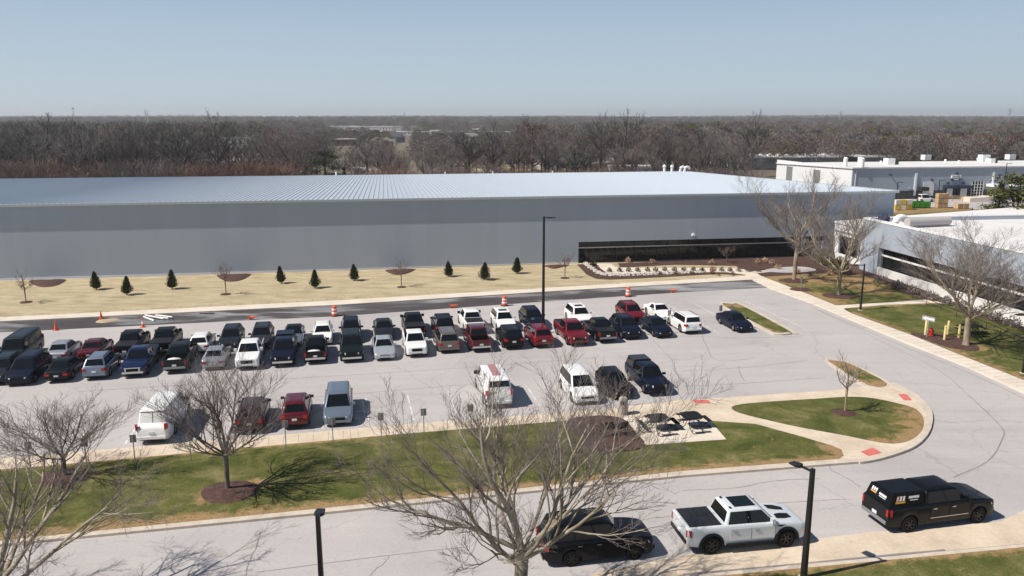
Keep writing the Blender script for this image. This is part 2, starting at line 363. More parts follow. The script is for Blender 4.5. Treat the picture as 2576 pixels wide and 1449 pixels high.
# building axis
def unit(a): return (math.cos(a),math.sin(a))
BL=G(-260,713.1); BR=G(2237,641.2)
ba=math.atan2(BR[1]-BL[1],BR[0]-BL[0]); bd=unit(ba); BL=(BL[0]-120*bd[0],BL[1]-120*bd[1]); bn=(-bd[1],bd[0])    # along wall, away from camera
slab('new_asphalt_strip',[(-200,819),(0,807),(858,765.5),(1409,730.5),(1893,702.5),(1940,723),(1717,735),(1409,756),(858,795),(0,836),(-200,846)],.004,M['new_asphalt'],zb=-.01)
slab('front_walk',[(-250,812.5),(0,798),(858,755),(1409,722),(1877,694),(1893,703),(1409,731),(858,766),(0,808),(-250,822)],.13,M['concrete_pale'])
slab('side_walk',[(1877,681),(1915,694),(2039,742),(2103,768),(2145,789),(2281,838),(2437,901),(2576,956),(2800,1050),(3300,1260),(3300,1300),(2800,1086),(2576,986),(2437,922),(2281,861),(2039,760),(1940,725),(1893,703),(1877,694)],.13,M['concrete_pale'])
lawn('dormant_lawn',[(-250,714),(1487,661),(1880,655),(1915,680),(1877,694),(1409,722),(858,755),(0,798),(-250,812)],.10,[],mat=M['tanlawn'],step=4)
slab('entry_walk',[(1499,663),(1537,663),(1549,672),(1600,674),(1760,674),(1858,675),(1892,681),(1915,694),(1893,703),(1872,690),(1830,684),(1700,684),(1560,689),(1530,688),(1512,676)],.14,M['concrete_pale'])
slab('mulch_bed',[(1452,665),(1499,663),(1512,676),(1530,689),(1560,690),(1700,685),(1830,685),(1877,691.5),(1806,688.5),(1690,695),(1600,700),(1534,702.5),(1500,700.5),(1476,690)],.15,M['mulch'])
slab('mulch_bed_by_glass',[(1555,662),(1800,652.5),(2065,644),(2110,652),(2170,672),(2230,690),(2300,720),(2440,775),(2600,830),(3200,1040),(3200,1055),(2576,830),(2461,796),(2433,780),(2400,766),(2330,753),(2273,737),(2226,711),(2170,690),(2103,687),(2039,688),(1925,695),(1886,681),(1868,676),(1850,668),(1700,665),(1560,672)],.16,M['mulch'])
lawn('green_lawn',[(2124,776),(2230,767),(2358,762),(2405,767),(2433,780),(2461,796),(2576,830),(2700,875),(3200,1056),(3200,1217),(2576,955),(2437,900),(2281,837),(2145,788)],.12,[((2145,789),(2576,956),1.2),((2124,774),(2358,762),.5),((2300,845),(2460,874),1.5)],step=.8)
lawn('half_green_lawn',[(1917,694.5),(2039,688),(2103,687),(2170,690),(2226,711),(2273,737),(2326,754),(2230,760),(2103,767),(2039,741)],.12,[((1917,694),(2039,690),9),((2039,741),(2103,767),3),((2039,700),(2150,700),5.5),((2103,700),(2200,730),3)],step=.8)
slab('cross_path',[(2103,768),(2230,761),(2326,753.5),(2400,752),(2450,775),(2405,767),(2358,761.5),(2230,766.5),(2124,775.5)],.135,M['concrete_pale'])
slab('patio_circle',[(1927,678),(1960,673),(2000,670.5),(2030,672),(2052,677),(2045,682),(2010,685),(1970,685.5),(1935,683)],.17,M['asphalt'],smooth=4)
slab('patio_path',[(1886,683),(1940,678),(1945,683),(1900,688)],.165,M['kerb'])
# long lawn, plaza, teardrop
PL_UP=[(-260,1173.5),(0,1152),(268,1130),(966,1072),(1525,1028),(1717,1006),(1807,1001),(2094,981),(2182,970),(2247,967)]
ARC=[(2284,986),(2314,1008),(2337,1035),(2339,1061),(2327,1091),(2297,1118),(2250,1138),(2200,1153),(2164,1161)]
LK=[(1717,1196),(1288,1240),(859,1284),(430,1327),(0,1369),(-260,1395)]
slab('plaza_walk',PL_UP+ARC+[(2110,1160),(2050,1135),(1827,1110),(1600,1122),(1430,1070),(966,1099),(268,1162),(0,1185),(-260,1208)],.12,M['concrete'])
slab('lawn_kerb',[(-260,1383),(0,1358),(430,1315),(859,1272),(1288,1230),(1717,1183),(2110,1154),(2164,1155),(2164,1161)]+LK,.13,M['kerb'])
# kerb lips around the plaza curve (raised ring)
slab('curve_kerb',[(2247,962),(2290,981),(2322,1005),(2344,1033),(2346,1062),(2333,1094),(2302,1122),(2253,1142),(2202,1156),(2164,1161.5),(2164,1154.5),(2198,1148),(2246,1134),(2290,1114),(2318,1089),(2329,1060),(2327,1037),(2306,1012),(2280,990),(2243,972)],.15,M['kerb'],smooth=3)
lawn('long_lawn',[(-260,1205),(0,1181),(268,1158),(966,1095),(1425,1058),(1459,1100),(1560,1118),(1622,1119),(1827,1105),(1784,1058),(1900,1066),(2017,1098),(2094,1121),(2117,1131),(2122,1145),(2110,1154),(1717,1184),(1288,1230),(859,1273),(430,1316),(0,1359),(-260,1384)],.14,
     [((-260,1384),(0,1359),1.0),((0,1359),(859,1273),1.15),((859,1273),(1717,1184),.8),((1717,1184),(2110,1154),.9),((2094,1121),(2122,1145),1.1),((0,1181),(966,1095),.35),((520,1250),(640,1215),1.0)],step=.45)
lawn('teardrop_lawn',[(1840,1025),(1867,1016),(1950,1009),(2050,1003),(2134,998),(2200,1002),(2284,1021),(2312,1035),(2324,1058),(2317,1085),(2288,1107),(2250,1115),(2200,1110),(2127,1095),(2017,1075),(1930,1056),(1860,1038)],.14,
     [((2316,1040),(2320,1080),1.9),((2320,1080),(2284,1110),1.6),((2284,1110),(2200,1110),.7)],smooth=3,step=.45)
slab('mulch_mound',[(1425,1058),(1475,1047),(1525,1045),(1569,1054),(1592,1078),(1622,1118),(1575,1133),(1492,1130),(1455,1100)],.2,M['mulch'],smooth=3)
slab('picnic_pad',[(1569,1051),(1784,1055),(1827,1105),(1622,1119),(1592,1078)],.15,M['concrete_pale'])
for i,(k,g,d) in enumerate([([(1812,766),(1840,761.5),(1872,766),(1997,832),(1993,838),(1955,840),(1925,830)],[(1820,767.5),(1842,764.5),(1868,769),(1986,832.5),(1980,835),(1955,836),(1930,827)],.5),
        ([(2079,908),(2094,904),(2127,908),(2164,923),(2242,966),(2180,971)],[(2086,909),(2098,906.5),(2127,911),(2162,926),(2232,965),(2184,968)],1.6)]):
    slab('island_kerb',k,.13,M['kerb'],smooth=3)
    lawn('island_lawn',g,.15,[((g[0]),(g[2]),d*2.2),(g[-1],g[-2],d)],smooth=3,step=.5)
# kerb-side apron of the near street and the strip of grass this side of it
slab('near_apron',[(1250,1560),(1500,1440),(1717,1396),(2194,1338),(2384,1326),(2450,1318),(2517,1312),(2576,1284),(2800,1240),(3300,1142),(3300,1309),(2576,1368),(2377,1385),(1717,1447),(1500,1470),(1300,1600)],.012,M['concrete'],zb=-.02)
slab('near_kerb',[(-700,1657),(900,1520),(1500,1469),(1717,1449),(2377,1387),(2576,1369),(3300,1308),(3300,1316),(2576,1377),(2377,1396),(1717,1458),(1500,1479),(900,1533),(-700,1671)],.12,M['kerb'])
lawn('near_lawn',[(-700,1669),(900,1531),(1500,1478),(1717,1457),(2377,1395),(2576,1376),(3300,1315),(3800,2400),(-1200,2400)],.13,[((1717,1457),(2576,1376),.5)],step=.5)
for pts in ([(2259,991),(2280,991),(2295,1007),(2274,1007)],[(1742,1006),(1780,1005.5),(1789,1013),(1749,1015)],[(2165,1136),(2195,1126),(2219,1139),(2185,1147)]):
    slab('red_ramp_pad',pts,.127,M['red'],zb=.10)
# seams and cracks
sm=MB()
ribbon(sm,[(2437,995),(2517,1072),(2521,1105),(2485,1160),(2400,1200)],.07,.006,.01)
ribbon(sm,[(2337,1045),(2360,1058),(2412,1065)],.06,.006,.03)
ribbon(sm,[(1717,1234),(1850,1227),(1945,1210),(2060,1204)],.05,.006,.03)
ribbon(sm,[(1650,1304),(1870,1272),(2020,1262),(2140,1255)],.04,.006,.03)
ribbon(sm,[(2087,1172),(2095,1184),(2140,1208),(2165,1226)],.05,.006,.03)
ribbon(sm,[(655,1340),(645,1375),(625,1415),(620,1449)],.05,.006,.03)
ribbon(sm,[(640,1440),(1000,1395),(1180,1375)],.05,.006,.02)
ribbon(sm,[(1717,934),(1860,925),(1935,918),(2030,907)],.06,.006,.04)
ribbon(sm,[(1857,922),(1862,940),(1872,958)],.06,.006,.05)
ribbon(sm,[(1717,972),(1850,966),(1960,958),(2080,950)],.05,.006,.03)
ribbon(sm,[(1790,1001),(1700,1009),(1560,1021)],.05,.006,.01)
ribbon(sm,[(1640,855),(1690,905),(1700,935),(1745,990)],.05,.006,.06)
ribbon(sm,[(1765,838),(1800,905),(1900,900)],.05,.006,.08)
ribbon(sm,[(2039,772),(2281,875),(2437,938),(2576,1002)],.06,.006,.02)
ribbon(sm,[(2060,780),(2200,850),(2360,930),(2437,995)],.04,.006,.03)
ribbon(sm,[(1700,845),(1900,850),(2100,840)],.04,.006,.06)
ribbon(sm,[(200,985),(600,960),(1100,930),(1500,900)],.05,.006,.03)
ribbon(sm,[(0,1060),(400,1030),(900,990),(1200,965)],.05,.006,.03)
ribbon(sm,[(1125,1500),(1140,1449),(1180,1400),(1210,1330)],.05,.006,.05)
ribbon(sm,[(930,1449),(960,1420),(980,1400)],.04,.006,.05)
ribbon(sm,[(2377,1384.0),(2100,1410),(1717,1446)],.11,.019,.0)
tag(sm.build('pavement_cracks',M['seam']),kind='structure')
# joints across the concrete walks
jm=MB()
for k in range(58):
    t=k/57; a=(-200+t*2080, 809.2-t*114); b=(a[0]+ (14 if k else 14),a[1]+9.6)
    A=Vector((*G(a[0],a[1]),.1335)); d=Vector((-math.sin(R(14)),math.cos(R(14)),0))
    jm.add([A-d*1.0+Vector((.015,0,0)),A-d*1.0-Vector((.015,0,0)),A+d*.0-Vector((.015,0,0)),A+d*.0+Vector((.015,0,0))],[(0,1,2,3)])
for k in range(46):
    x=-200+k*38; y=1181-(x)*.0890
    A=Vector((*G(x,y-2,.12),.1235)); d=Vector((-math.sin(R(13)),math.cos(R(13)),0)); e=Vector((.012,0,0))
    jm.add([A-e,A+e,A+d*1.15+e,A+d*1.15-e],[(0,1,2,3)])
for k in range(34):
    t=k/33; x=1960+t*616; y=733+t*243*(.9+.1*t)
    A=Vector((*G(x,y+4,.13),.1335)); d=Vector((math.cos(R(12)),math.sin(R(12)),0)); e=Vector((0,.014,0))
    jm.add([A-d*.1-e,A-d*.1+e,A+d*1.75+e,A+d*1.75-e][::-1],[(0,1,2,3)])
tag(jm.build('walk_joints',M['seam']),kind='structure')
# parking stripes
RA=R(14.5); rd=Vector((math.cos(RA),math.sin(RA),0)); NA=R(102); nd=Vector((math.cos(NA),math.sin(NA),0))
pm=MB()
oA=Vector((*G(222,953),0))
for k in range(-8,22):
    b=oA+rd*(k*2.83)
    for q0,q1 in ((-.2,11.0),):
        a0=b+nd*q0; a1=b+nd*q1; n=Vector((nd.y,-nd.x,0))*.05
        pm.add([a0+n,a1+n,a1-n,a0-n],[(0,1,2,3)])
oC=Vector((*G(690,1094),0))
for k in range(-9,15):
    b=oC+rd*(k*2.83)*.995
    a0=b+nd*.3; a1=b+nd*5.2; n=Vector((nd.y,-nd.x,0))*.05
    if G(1700,1000)[0]>b.x: pm.add([a0+n,a1+n,a1-n,a0-n],[(0,1,2,3)])
pm.v=[(x,y,.0045) for x,y,z in pm.v]
tag(pm.build('parking_lines',M['line']),kind='structure')
# ------------------------------------------------------------------ main hall
def frame(origin,ang):
    return Matrix.Translation(Vector((origin[0],origin[1],0)))@Matrix.Rotation(ang,4,'Z')
hall=empty('warehouse_building',(BL[0],BL[1],0),ba,'long grey-blue metal hall with a ribbed sloping metal roof and one black glazed band','building')
LEN=math.dist(BL,BR); HE=8.95; DEP=78.0; SL=.031
def hx(px,py):      # picture point on the wall base -> distance along the wall
    g=G(px,py); return (g[0]-BL[0])*bd[0]+(g[1]-BL[1])*bd[1]
wx0=hx(1454.6,663.7); wx1=hx(2066,646.1); WT=2.88; WB=.14
mb=MB()
mb.box(0,wx0,0,.3,.25,HE-.3); mb.box(wx1,LEN,0,.3,.25,HE-.3); mb.box(wx0,wx1,0,.3,WT,HE-.3)
mb.box(0,.3,.3,DEP,0,HE-DEP*SL-.2); mb.box(LEN-.3,LEN,.3,DEP,0,HE-.3-DEP*SL)
mb.box(.3,LEN-.3,DEP-.3,DEP,0,HE-DEP*SL-.2)
# sloping top of the end wall
mb.add([(LEN-.3,.3,HE-.3-DEP*SL),(LEN,.3,HE-.3-DEP*SL),(LEN,DEP,HE-.3-DEP*SL),(LEN-.3,DEP,HE-.3-DEP*SL),(LEN-.3,.3,HE-.25),(LEN,.3,HE-.25)],[(1,2,5),(0,4,3),(4,5,2,3),(0,1,5,4)])
mb.build('wall',M['panel'],hall)
mb=MB()
for a,b in ((0,wx0),(wx1,LEN)): mb.box(a,b,-.04,.28,0,.25)
mb.build('plinth',M['plinth'],hall)
# roof with standing ribs
mb=MB()
RX0,RX1=-.3,LEN+.3; ZR=lambda y: HE-.05-y*SL
mb.add([(RX0,-.27,ZR(-.27)),(RX1,-.27,ZR(-.27)),(RX1,DEP+.3,ZR(DEP+.3)),(RX0,DEP+.3,ZR(DEP+.3)),
        (RX0,-.27,ZR(-.27)-.12),(RX1,-.27,ZR(-.27)-.12),(RX1,DEP+.3,ZR(DEP+.3)-.12),(RX0,DEP+.3,ZR(DEP+.3)-.12)],[(0,1,2,3),(7,6,5,4),(0,4,5,1),(1,5,6,2),(2,6,7,3),(3,7,4,0)])
x=RX0+.3
while x<RX1-.2:
    h_=.075; a=.035
    y0,y1=-.25,DEP+.28
    vs=[(x-a,y0,ZR(y0)-.02),(x+a,y0,ZR(y0)-.02),(x-a*.4,y0,ZR(y0)+h_),(x+a*.4,y0,ZR(y0)+h_),(x-a,y1,ZR(y1)-.02),(x+a,y1,ZR(y1)-.02),(x-a*.4,y1,ZR(y1)+h_),(x+a*.4,y1,ZR(y1)+h_)]
    mb.add(vs,[(0,1,3,2),(4,6,7,5),(0,2,6,4),(1,5,7,3),(2,3,7,6)])
    x+=.61
mb.build('roof',M['roof'],hall)
mb=MB(); mb.box(RX0,RX1,-.42,-.275,HE-.30,HE-.02)
mb.box(RX0,RX1,-.275,-.003,HE-.30,HE-.20)
mb.build('eave_gutter',M['fascia'],hall)
mb=MB()
mb.add([(LEN+.305,-.27,ZR(-.27)+.08),(LEN+.305,-.27,ZR(-.27)-.3),(LEN+.305,DEP,ZR(DEP)-.3),(LEN+.305,DEP,ZR(DEP)+.08),
        (LEN+.38,-.27,ZR(-.27)+.08),(LEN+.38,-.27,ZR(-.27)-.3),(LEN+.38,DEP,ZR(DEP)-.3),(LEN+.38,DEP,ZR(DEP)+.08)],[(3,2,1,0),(4,5,6,7),(0,4,7,3),(1,2,6,5),(0,1,5,4),(2,3,7,6)])
mb.build('rake_trim',M['fascia'],hall)
# window band
gl=MB(); gl.box(wx0,wx1,.55,.6,WB,WT); x=wx0
while x<wx1: gl.box(x-.035,x+.035,.47,.552,WB,WT,1); x+=1.55
gl.box(wx0,wx1,.46,.551,WT-.1,WT+.01,1); gl.box(wx0,wx1,.46,.551,WB-.01,WB+.06,1)
o=gl.build('window_band',[M['glassdark'],M['mullion']],hall)
mu=MB(); mu.box(wx0+.02,wx1-.02,.36,.465,1.98,2.13); mu.build('window_rail',M['galv'],o)
rt=MB(); rt.box(wx0-.002,wx0+.06,.3,.62,0,WT); rt.box(wx1-.06,wx1+.002,.3,.62,0,WT); rt.box(wx0,wx1,.3,.62,WT-.002,WT+.06); rt.box(wx0,wx1,-.02,.62,-.05,WB-.003)
rt.build('window_reveal',M['mullion'],hall)
dr=MB(); 
for k in (5.2,): dr.box(wx0+k,wx0+k+.16,.42,.54,0,1.98)
dr.build('door_post',M['mullion'],hall)
def inv(root_ang,org,p):
    dx,dy=p[0]-org[0],p[1]-org[1]; c,s=math.cos(-root_ang),math.sin(-root_ang); return (c*dx-s*dy,s*dx+c*dy)
def on_roof(px,py_base):
    # point of the hall roof seen at this picture point
    z=6.8
    for _ in range(8):
        g=inv(ba,BL,G(px,py_base,z)); z=ZR(g[1])
    return g[0],min(g[1],DEP-.5),ZR(min(g[1],DEP-.5))
for px,py in ((1670,432),(1690,433),(849,439)):
    x,y,z=on_roof(px,py); v=MB()
    v.cyl((x,y),.28,.28,z-.1,z+1.25,12); v.cyl((x,y),.42,.36,z+1.1,z+1.5,12); v.cyl((x,y),.36,.15,z+1.503,z+1.62,12)
    if px!=849: v.build('vent_stack',M['white'],hall,smooth=True)
    else:
        v=MB(); v.cyl((x,y),.2,.2,z-.1,z+.75,10); v.build('vent_stack',M['white'],hall,smooth=True)
for px,py in ((1704,431),(1722,432)):
    x,y,z=on_roof(px,py); v=MB()
    pts=[(x,y,z-.1),(x,y,z+.5)]+[(x+.6-.6*math.cos(a),y,z+.5+.6*math.sin(a)) for a in [R(k) for k in (20,50,80,110,140,165)]]
    v.tube(pts,.3,10); v.build('gooseneck_vent',M['white'],hall,smooth=True)
for px,py in ((1655,440),(1864,462),(1240,438),(1120,439),(1390,436)):
    x,y,z=on_roof(px,py); v=MB(); v.cyl((x,y),.12,.12,z-.05,z+.45,8); v.cyl((x,y),.2,.2,z+.453,z+.55,8); v.build('vent_pipe',M['white'],hall)
# wall mounted lamp above the glazing
lx=hx(1739,655); v=MB(); v.box(lx-.2,lx+.2,-.28,-.003,3.35,3.55); v.box(lx-.12,lx+.12,-.2,-.003,3.555,3.7); v.build('wall_lamp',M['white'],hall)
# ------------------------------------------------------------------ office building to the right (runs towards the camera)
P0=G(2161,679.5); P1=G(2576,815.5); oa=math.atan2(P1[1]-P0[1],P1[0]-P0[0])     # direction of its long wall, towards the camera
oa0=P0; off=empty('office_building',(P0[0],P0[1],0),oa,'low office building with pale panels, recessed black window band and white roof','building')
HO=6.55; OL=62.0; OD=70.0      # local x along the long wall (towards camera), local +y = away from the lot
def ox(px,py):
    g=inv(oa,P0,G(px,py)); return g[0]
ws=ox(2201,693.5)
mb=MB()
mb.box(0,ws,0,.4,0,HO); mb.box(ws,OL,0,.4,3.45,HO); mb.box(0,.4,.4,OD,0,HO); mb.box(OL-.4,OL,.4,OD,0,HO)
mb.build('wall',M['panel2'],off)
mb=MB(); mb.box(ws,OL-.4,.02,.4,0,1.05); mb.build('low_wall',M['plinth'],off)
gl=MB(); gl.box(ws,OL-.4,.75,.8,.9,3.6); x=ws+.1
while x<OL-.5: gl.box(x-.035,x+.035,.66,.752,.9,3.6,1); x+=1.6
gb=gl.build('window_band',[M['glassdark'],M['mullion']],off)
mu=MB(); mu.box(ws,OL-.4,.5,.655,2.42,2.6); mu.build('window_rail',M['white'],gb)
mb=MB(); mb.box(ws-.003,ws+.05,.4,1.0,0,3.45); mb.box(ws,OL-.4,.402,1.0,3.44,3.5); mb.box(ws,OL-.4,.402,1.0,.85,.9); mb.build('window_reveal',M['galv'],off)
mb=MB()
mb.box(.4,OL-.4,.4,OD,HO-.9,HO-.45); mb.build('roof',M['membrane'],off)
mb=MB(); mb.box(-.05,OL,-.05,.42,HO+.003,HO+.1); mb.box(-.05,.42,.42,OD,HO+.003,HO+.1); mb.box(-.05,OL,-.055,-.003,HO-.12,HO+.003); mb.build('parapet_cap',M['white'],off)
# big duct lying on the roof and an elbow
def on_plane(px,py,z,org,ang): return inv(ang,org,G(px,py,z))
a=on_plane(2275,573,6.1,P0,oa); b=on_plane(2385,568,6.1,P0,oa)
zt=HO-.45
A=Vector((*a,zt+.62)); B=Vector((*b,zt+.62))
v=MB(); v.tube([A+(B-A)*.05,B],.52,18); v.build('roof_duct',pmat('weathered_duct',(.42,.40,.395),.6),off,smooth=True)
c=Vector((*on_plane(2252,570,6.1,P0,oa),zt)); u=(B-A).normalized()
v=MB(); v.tube([c+Vector((0,0,-.1)),c+Vector((0,0,.6))]+[c+u*(.7-.7*math.cos(t))+Vector((0,0,.6+.5*math.sin(t))) for t in [R(k) for k in (30,60,90,120,150,178)]],.38,14)
v.build('roof_elbow_duct',M['white'],off,smooth=True)
c=on_plane(2222,563,6.1,P0,oa); v=MB(); v.box(c[0]-.6,c[0]+.6,c[1]-.4,c[1]+.4,zt-.02,zt+.9); v.cyl((c[0]+.2,c[1]),.3,.3,zt+.903,zt+1.2,12); v.build('rooftop_unit',M['navy'],off)
# ------------------------------------------------------------------ link block between hall and office
K0=G(2093,651); K1=P0; ka=oa
lk=empty('link_building',(K0[0],K0[1],0),ka,'white link block with one dark window between the long hall and the office','building')
q=inv(ka,K0,P0); KL=q[0]-.01; HK=4.95
w0=inv(ka,K0,G(2109,655))[0]; w1=inv(ka,K0,G(2158,671))[0]-.15
mb=MB(); yb=q[1]+.0; yf=-.0
mb.box(0,w0,0,.35,0,HK); mb.box(w0,w1,0,.35,3.45,HK); mb.box(w1,KL,0,.35,0,HK); mb.box(w0,w1,0,.35,0,1.0)
mb.box(0,.35,.35,28,0,HK)
mb.build('wall',M['panel_white'],lk)
mb=MB(); mb.box(w0,w1,.2,.25,1.0,3.45)
for k in range(1,4): mb.box(w0+(w1-w0)*k/4-.03,w0+(w1-w0)*k/4+.03,.14,.202,1.0,3.45,1)
o=mb.build('window',[M['glassdark'],M['mullion']],lk)
mb=MB()
mb.add([(.0,-.12,HK+.003),(KL,-.12,HK+.003),(KL,28,HK+1.5),(0,28,HK+1.5),(.0,-.12,HK+.2),(KL,-.12,HK+.2),(KL,28,HK+1.7),(0,28,HK+1.7)],[(0,3,2,1),(4,5,6,7),(0,1,5,4),(1,2,6,5),(2,3,7,6),(3,0,4,7)])
mb.build('roof',M['membrane'],lk)
mb=MB(); mb.box(.2,KL,-.1,-.003,3.9,4.05); mb.build('wall_rail',M['galv'],lk)
# ------------------------------------------------------------------ shipping building far right
S0=G(2146,503.5)
Dy=S0[1]; s_w=math.radians(8.6); SHT=HZ(Dy*1.0,424.5)
S0=GD(2146,Dy,SHT)
sh=empty('shipping_building',(S0[0],S0[1],0),s_w,'white-roofed shipping building with loading docks, blue and white sign and dark stone base','building')
SLN=150; SDP=37
mb=MB()
mb.box(0,SLN,0,.3,2.0,SHT); mb.build('wall',M['panel'],sh)
mb=MB(); mb.box(0,.3,.3,SDP,0,SHT+.2); mb.build('side_wall',M['panel_white'],sh)
mb=MB(); mb.box(0.02,SLN,-.05,.35,0,1.995); mb.build('stone_base',M['stone'],sh)
mb=MB(); 
mb.add([(-.3,-.3,SHT+.003),(SLN,-.3,SHT+.003),(SLN,SDP,SHT-.9),(-.3,SDP,SHT-.9),(-.3,-.3,SHT+.3),(SLN,-.3,SHT+.3),(SLN,SDP,SHT+.0-.6),(-.3,SDP,SHT-.6)],[(0,3,2,1),(4,5,6,7),(0,1,5,4),(1,2,6,5),(2,3,7,6),(3,0,4,7)])
mb.build('roof',M['membrane'],sh)
for yy in (14,28): 
    mb=MB(); mb.box(-.08,-.003,yy,yy+3.2,2.2,SHT-1.2)
    for k in range(5): mb.box(-.14,-.083,yy+.3+k*.6,yy+.42+k*.6,2.3,SHT-1.3)
    mb.build('louvre',M['galv'],sh)
def sx(px):   # distance along the shipping wall for a picture column
    t=(px-1288)/FPX
    best=None
    lo,hi=0,SLN
    for _ in range(40):
        m=(lo+hi)/2; X=S0[0]+m*math.cos(s_w); Y=S0[1]+m*math.sin(s_w)
        u=X/(Y*cp+(CAM_H-3)*sp)
        if u<t: lo=m
        else: hi=m
    return lo
def sz(px,py):
    m=sx(px); Y=S0[1]+m*math.sin(s_w); return HZ(Y,py)
def sbox(name,mat,x0,x1,y0,y1,d0=-.12,d1=-.003,parent=sh):
    mb=MB(); mb.box(sx(x0),sx(x1),d0,d1,sz(x0,y1),sz(x0,y0)); return mb.build(name,mat,parent)
sbox('downspout',M['white'],2299,2304,435,492,-.2)
sbox('downspout',M['white'],2494,2498,432,468,-.2)
sg=sbox('sign',M['white'],2390,2414,440.5,448.5,-.25); sg2=sbox('sign',M['navy'],2390,2413,448.6,454.5,-.25)
sbox('sign_lettering',M['galv'],2393,2411,442.6,446.4,-.26,-.252,sg); sbox('sign_lettering',M['white'],2396,2408,450.3,452.8,-.26,-.252,sg2)
def word(txt,x0,x1,yb,mat,par):
    cu=bpy.data.curves.new('sign_text','FONT'); cu.body=txt; cu.size=1; cu.extrude=.01
    return None
sbox('roller_door',M['plinth'],2322,2349,457,493,-.09)
for a,b in ((2372,2402),(2406,2438)):
    f=sbox('loading_dock',M['darkdock'],a,b,466,496,-.6); 
    sbox('dock_awning',M['navy'],a,b+1,466,473,-1.4,-.61,f); sbox('dock_door',M['plinth'],a+7,b-9,474,494,-.66,-.602,f)
w_=sbox('glazed_door',M['glassdark'],2444,2473,457,493,-.08)
mb=MB(); X0,X1=sx(2444),sx(2473); z0,z1=sz(2444,493),sz(2444,457)
for k in range(5): t=X0+(X1-X0)*k/4; mb.box(t-.06,t+.06,-.16,-.085,z0,z1)
for k in range(1,5): t=z0+(z1-z0)*k/5; mb.box(X0,X1,-.15,-.086,t-.04,t+.04)
mb.build('door_frame',M['white'],w_)
sbox('door_canopy',M['darkdock'],2310,2328,470,479,-1.5)
sbox('entry_canopy',M['white'],2481,2503,462,468.5,-2.5)
sbox('entry_canopy',M['white'],2536,2556,464,467,-2.5)
for a in (2289,): sbox('wall_box',M['galv'],a-4,a+4,470,475,-.5)
for a,b in ((2237,440),(2342,452),(2403,436),(2383,460),(2421,460)): sbox('wall_lamp',M['black'],a-2,a+2,b-1.5,b+1.5,-.4)
sbox('corner_trim',M['white'],2149,2151,430,468,-.1)
def roofpt(px,py):
    z=SHT
    for _ in range(6):
        g=inv(s_w,S0,G(px,py,z)); z=SHT+.3-g[1]*.9/37
    return g[0],g[1],z
for px,py,wd,ht in ((2241,414,3.0,1.6),(2333,402,3.2,1.5),(2479,408,3.4,2.0),(2494,410,2.0,1.2),(2545,401,3.2,1.5),(2137,405,3.6,1.3)):
    x,y,z=roofpt(px,py); u=MB(); u.box(x-wd/2,x+wd*.15,y-1,y+1,z,z+ht,0); u.box(x+wd*.153,x+wd/2,y-.95,y+.95,z,z+ht*.85,1); u.cyl((x-wd*.2,y),.5,.5,z+ht+.003,z+ht+.2,12,1)
    u.build('rooftop_unit',[M['white'],M['mullion']] if px!=2137 else [M['mullion'],M['mullion']],sh)
for px,py in ((2126,419),(2162,418),(2168,421)):
    x,y,z=roofpt(px,py); u=MB(); u.cyl((x,y),.5,.5,z,z+1.9,12); u.cyl((x,y),.55,.3,z+1.903,z+2.2,12); u.build('vent_stack',M['white'],sh,smooth=True)
for px,py in ((2216,411),(2378,407),(2412,410),(2459,403)):
    x,y,z=roofpt(px,py); u=MB(); u.cyl((x,y),.3,.3,z,z+.7,8); u.build('vent_pipe',M['white'],sh)
# block behind the shipping building
F0=GD(1866,300); fh=HZ(300,398)
fb=empty('storage_building',(F0[0],F0[1],0),R(7),'grey storage building with white end wall behind the shipping building','building')
mb=MB(); mb.box(0,62,0,.3,0,fh); mb.build('wall',pmat('mid_grey_wall',(.22,.225,.235),.6),fb)
mb=MB(); mb.box(-.3,0-.003,0,34,0,fh+.4); mb.build('side_wall',M['panel_white'],fb)
mb=MB(); mb.box(-.4,62,-.4,34,fh+.003,fh+.5); mb.build('roof',M['membrane'],fb)
for k in range(11):
    mb=MB(); mb.lathe([(1.1,fh+.503),(1.05,fh+.9),(.6,fh+1.25),(.1,fh+1.4)],12,c=(6+k*3.6,6)); mb.build('roof_ventilator',M['white'],fb,smooth=True)
slab('concrete_yard',[(2180,540),(2240,498),(2700,496),(2700,540),(2502,534),(2420,520),(2260,529),(2240,545)],.02,M['asphalt'],zb=-.2)
lawn('yard_grass',[(2200,560),(2243,534),(2290,523),(2412,520),(2500,534),(2640,538),(2640,590),(2200,590)],.06,[((2243,534),(2412,524),6)],step=4)

# ------------------------------------------------------------------ vehicles
PC={}
def paint(c,metal=.0,rough=.45):
    k=(c,metal,rough)
    if k not in PC: PC[k]=pmat('car_paint',c,rough,metal,coat=.35 if max(c)<.05 else .9,spec=.12)
    return PC[k]
WHITE=paint((.78,.78,.76)); SILVER=paint((.42,.44,.47),.55,.35); BLACK=paint((.004,.0045,.006)); NAVY=paint((.005,.008,.020)); GREYD=paint((.020,.026,.032),.3)
RED=paint((.155,.008,.012),.15); MAROON=paint((.085,.008,.012),.2); BLUE=paint((.006,.014,.060),.3); SILBLUE=paint((.20,.245,.30),.5,.35); TAN=paint((.18,.145,.12),.4,.35); GREYB=paint((.17,.21,.25),.5,.35)
WGREY=paint((.62,.65,.67),.1,.3); GREEN=paint((.006,.012,.011)); BROWN=paint((.06,.035,.035),.3)
GLASS=pmat('car_glass',(.006,.008,.010),.05,spec=.4); RUB=pmat('tyre_rubber',(.011,.011,.011),.85,spec=.15); RIM=pmat('alloy_rim',(.35,.35,.36),.35,.7); RIMB=pmat('black_rim',(.010,.010,.010),.45,.0)
PLAS=pmat('black_plastic',(.010,.010,.011),.6,spec=.2); CHR=pmat('chrome',(.62,.62,.63),.18,.95); LAMP=pmat('headlamp_lens',(.70,.72,.74),.12,.2); TAIL=pmat('tail_lamp_lens',(.36,.010,.012),.2)
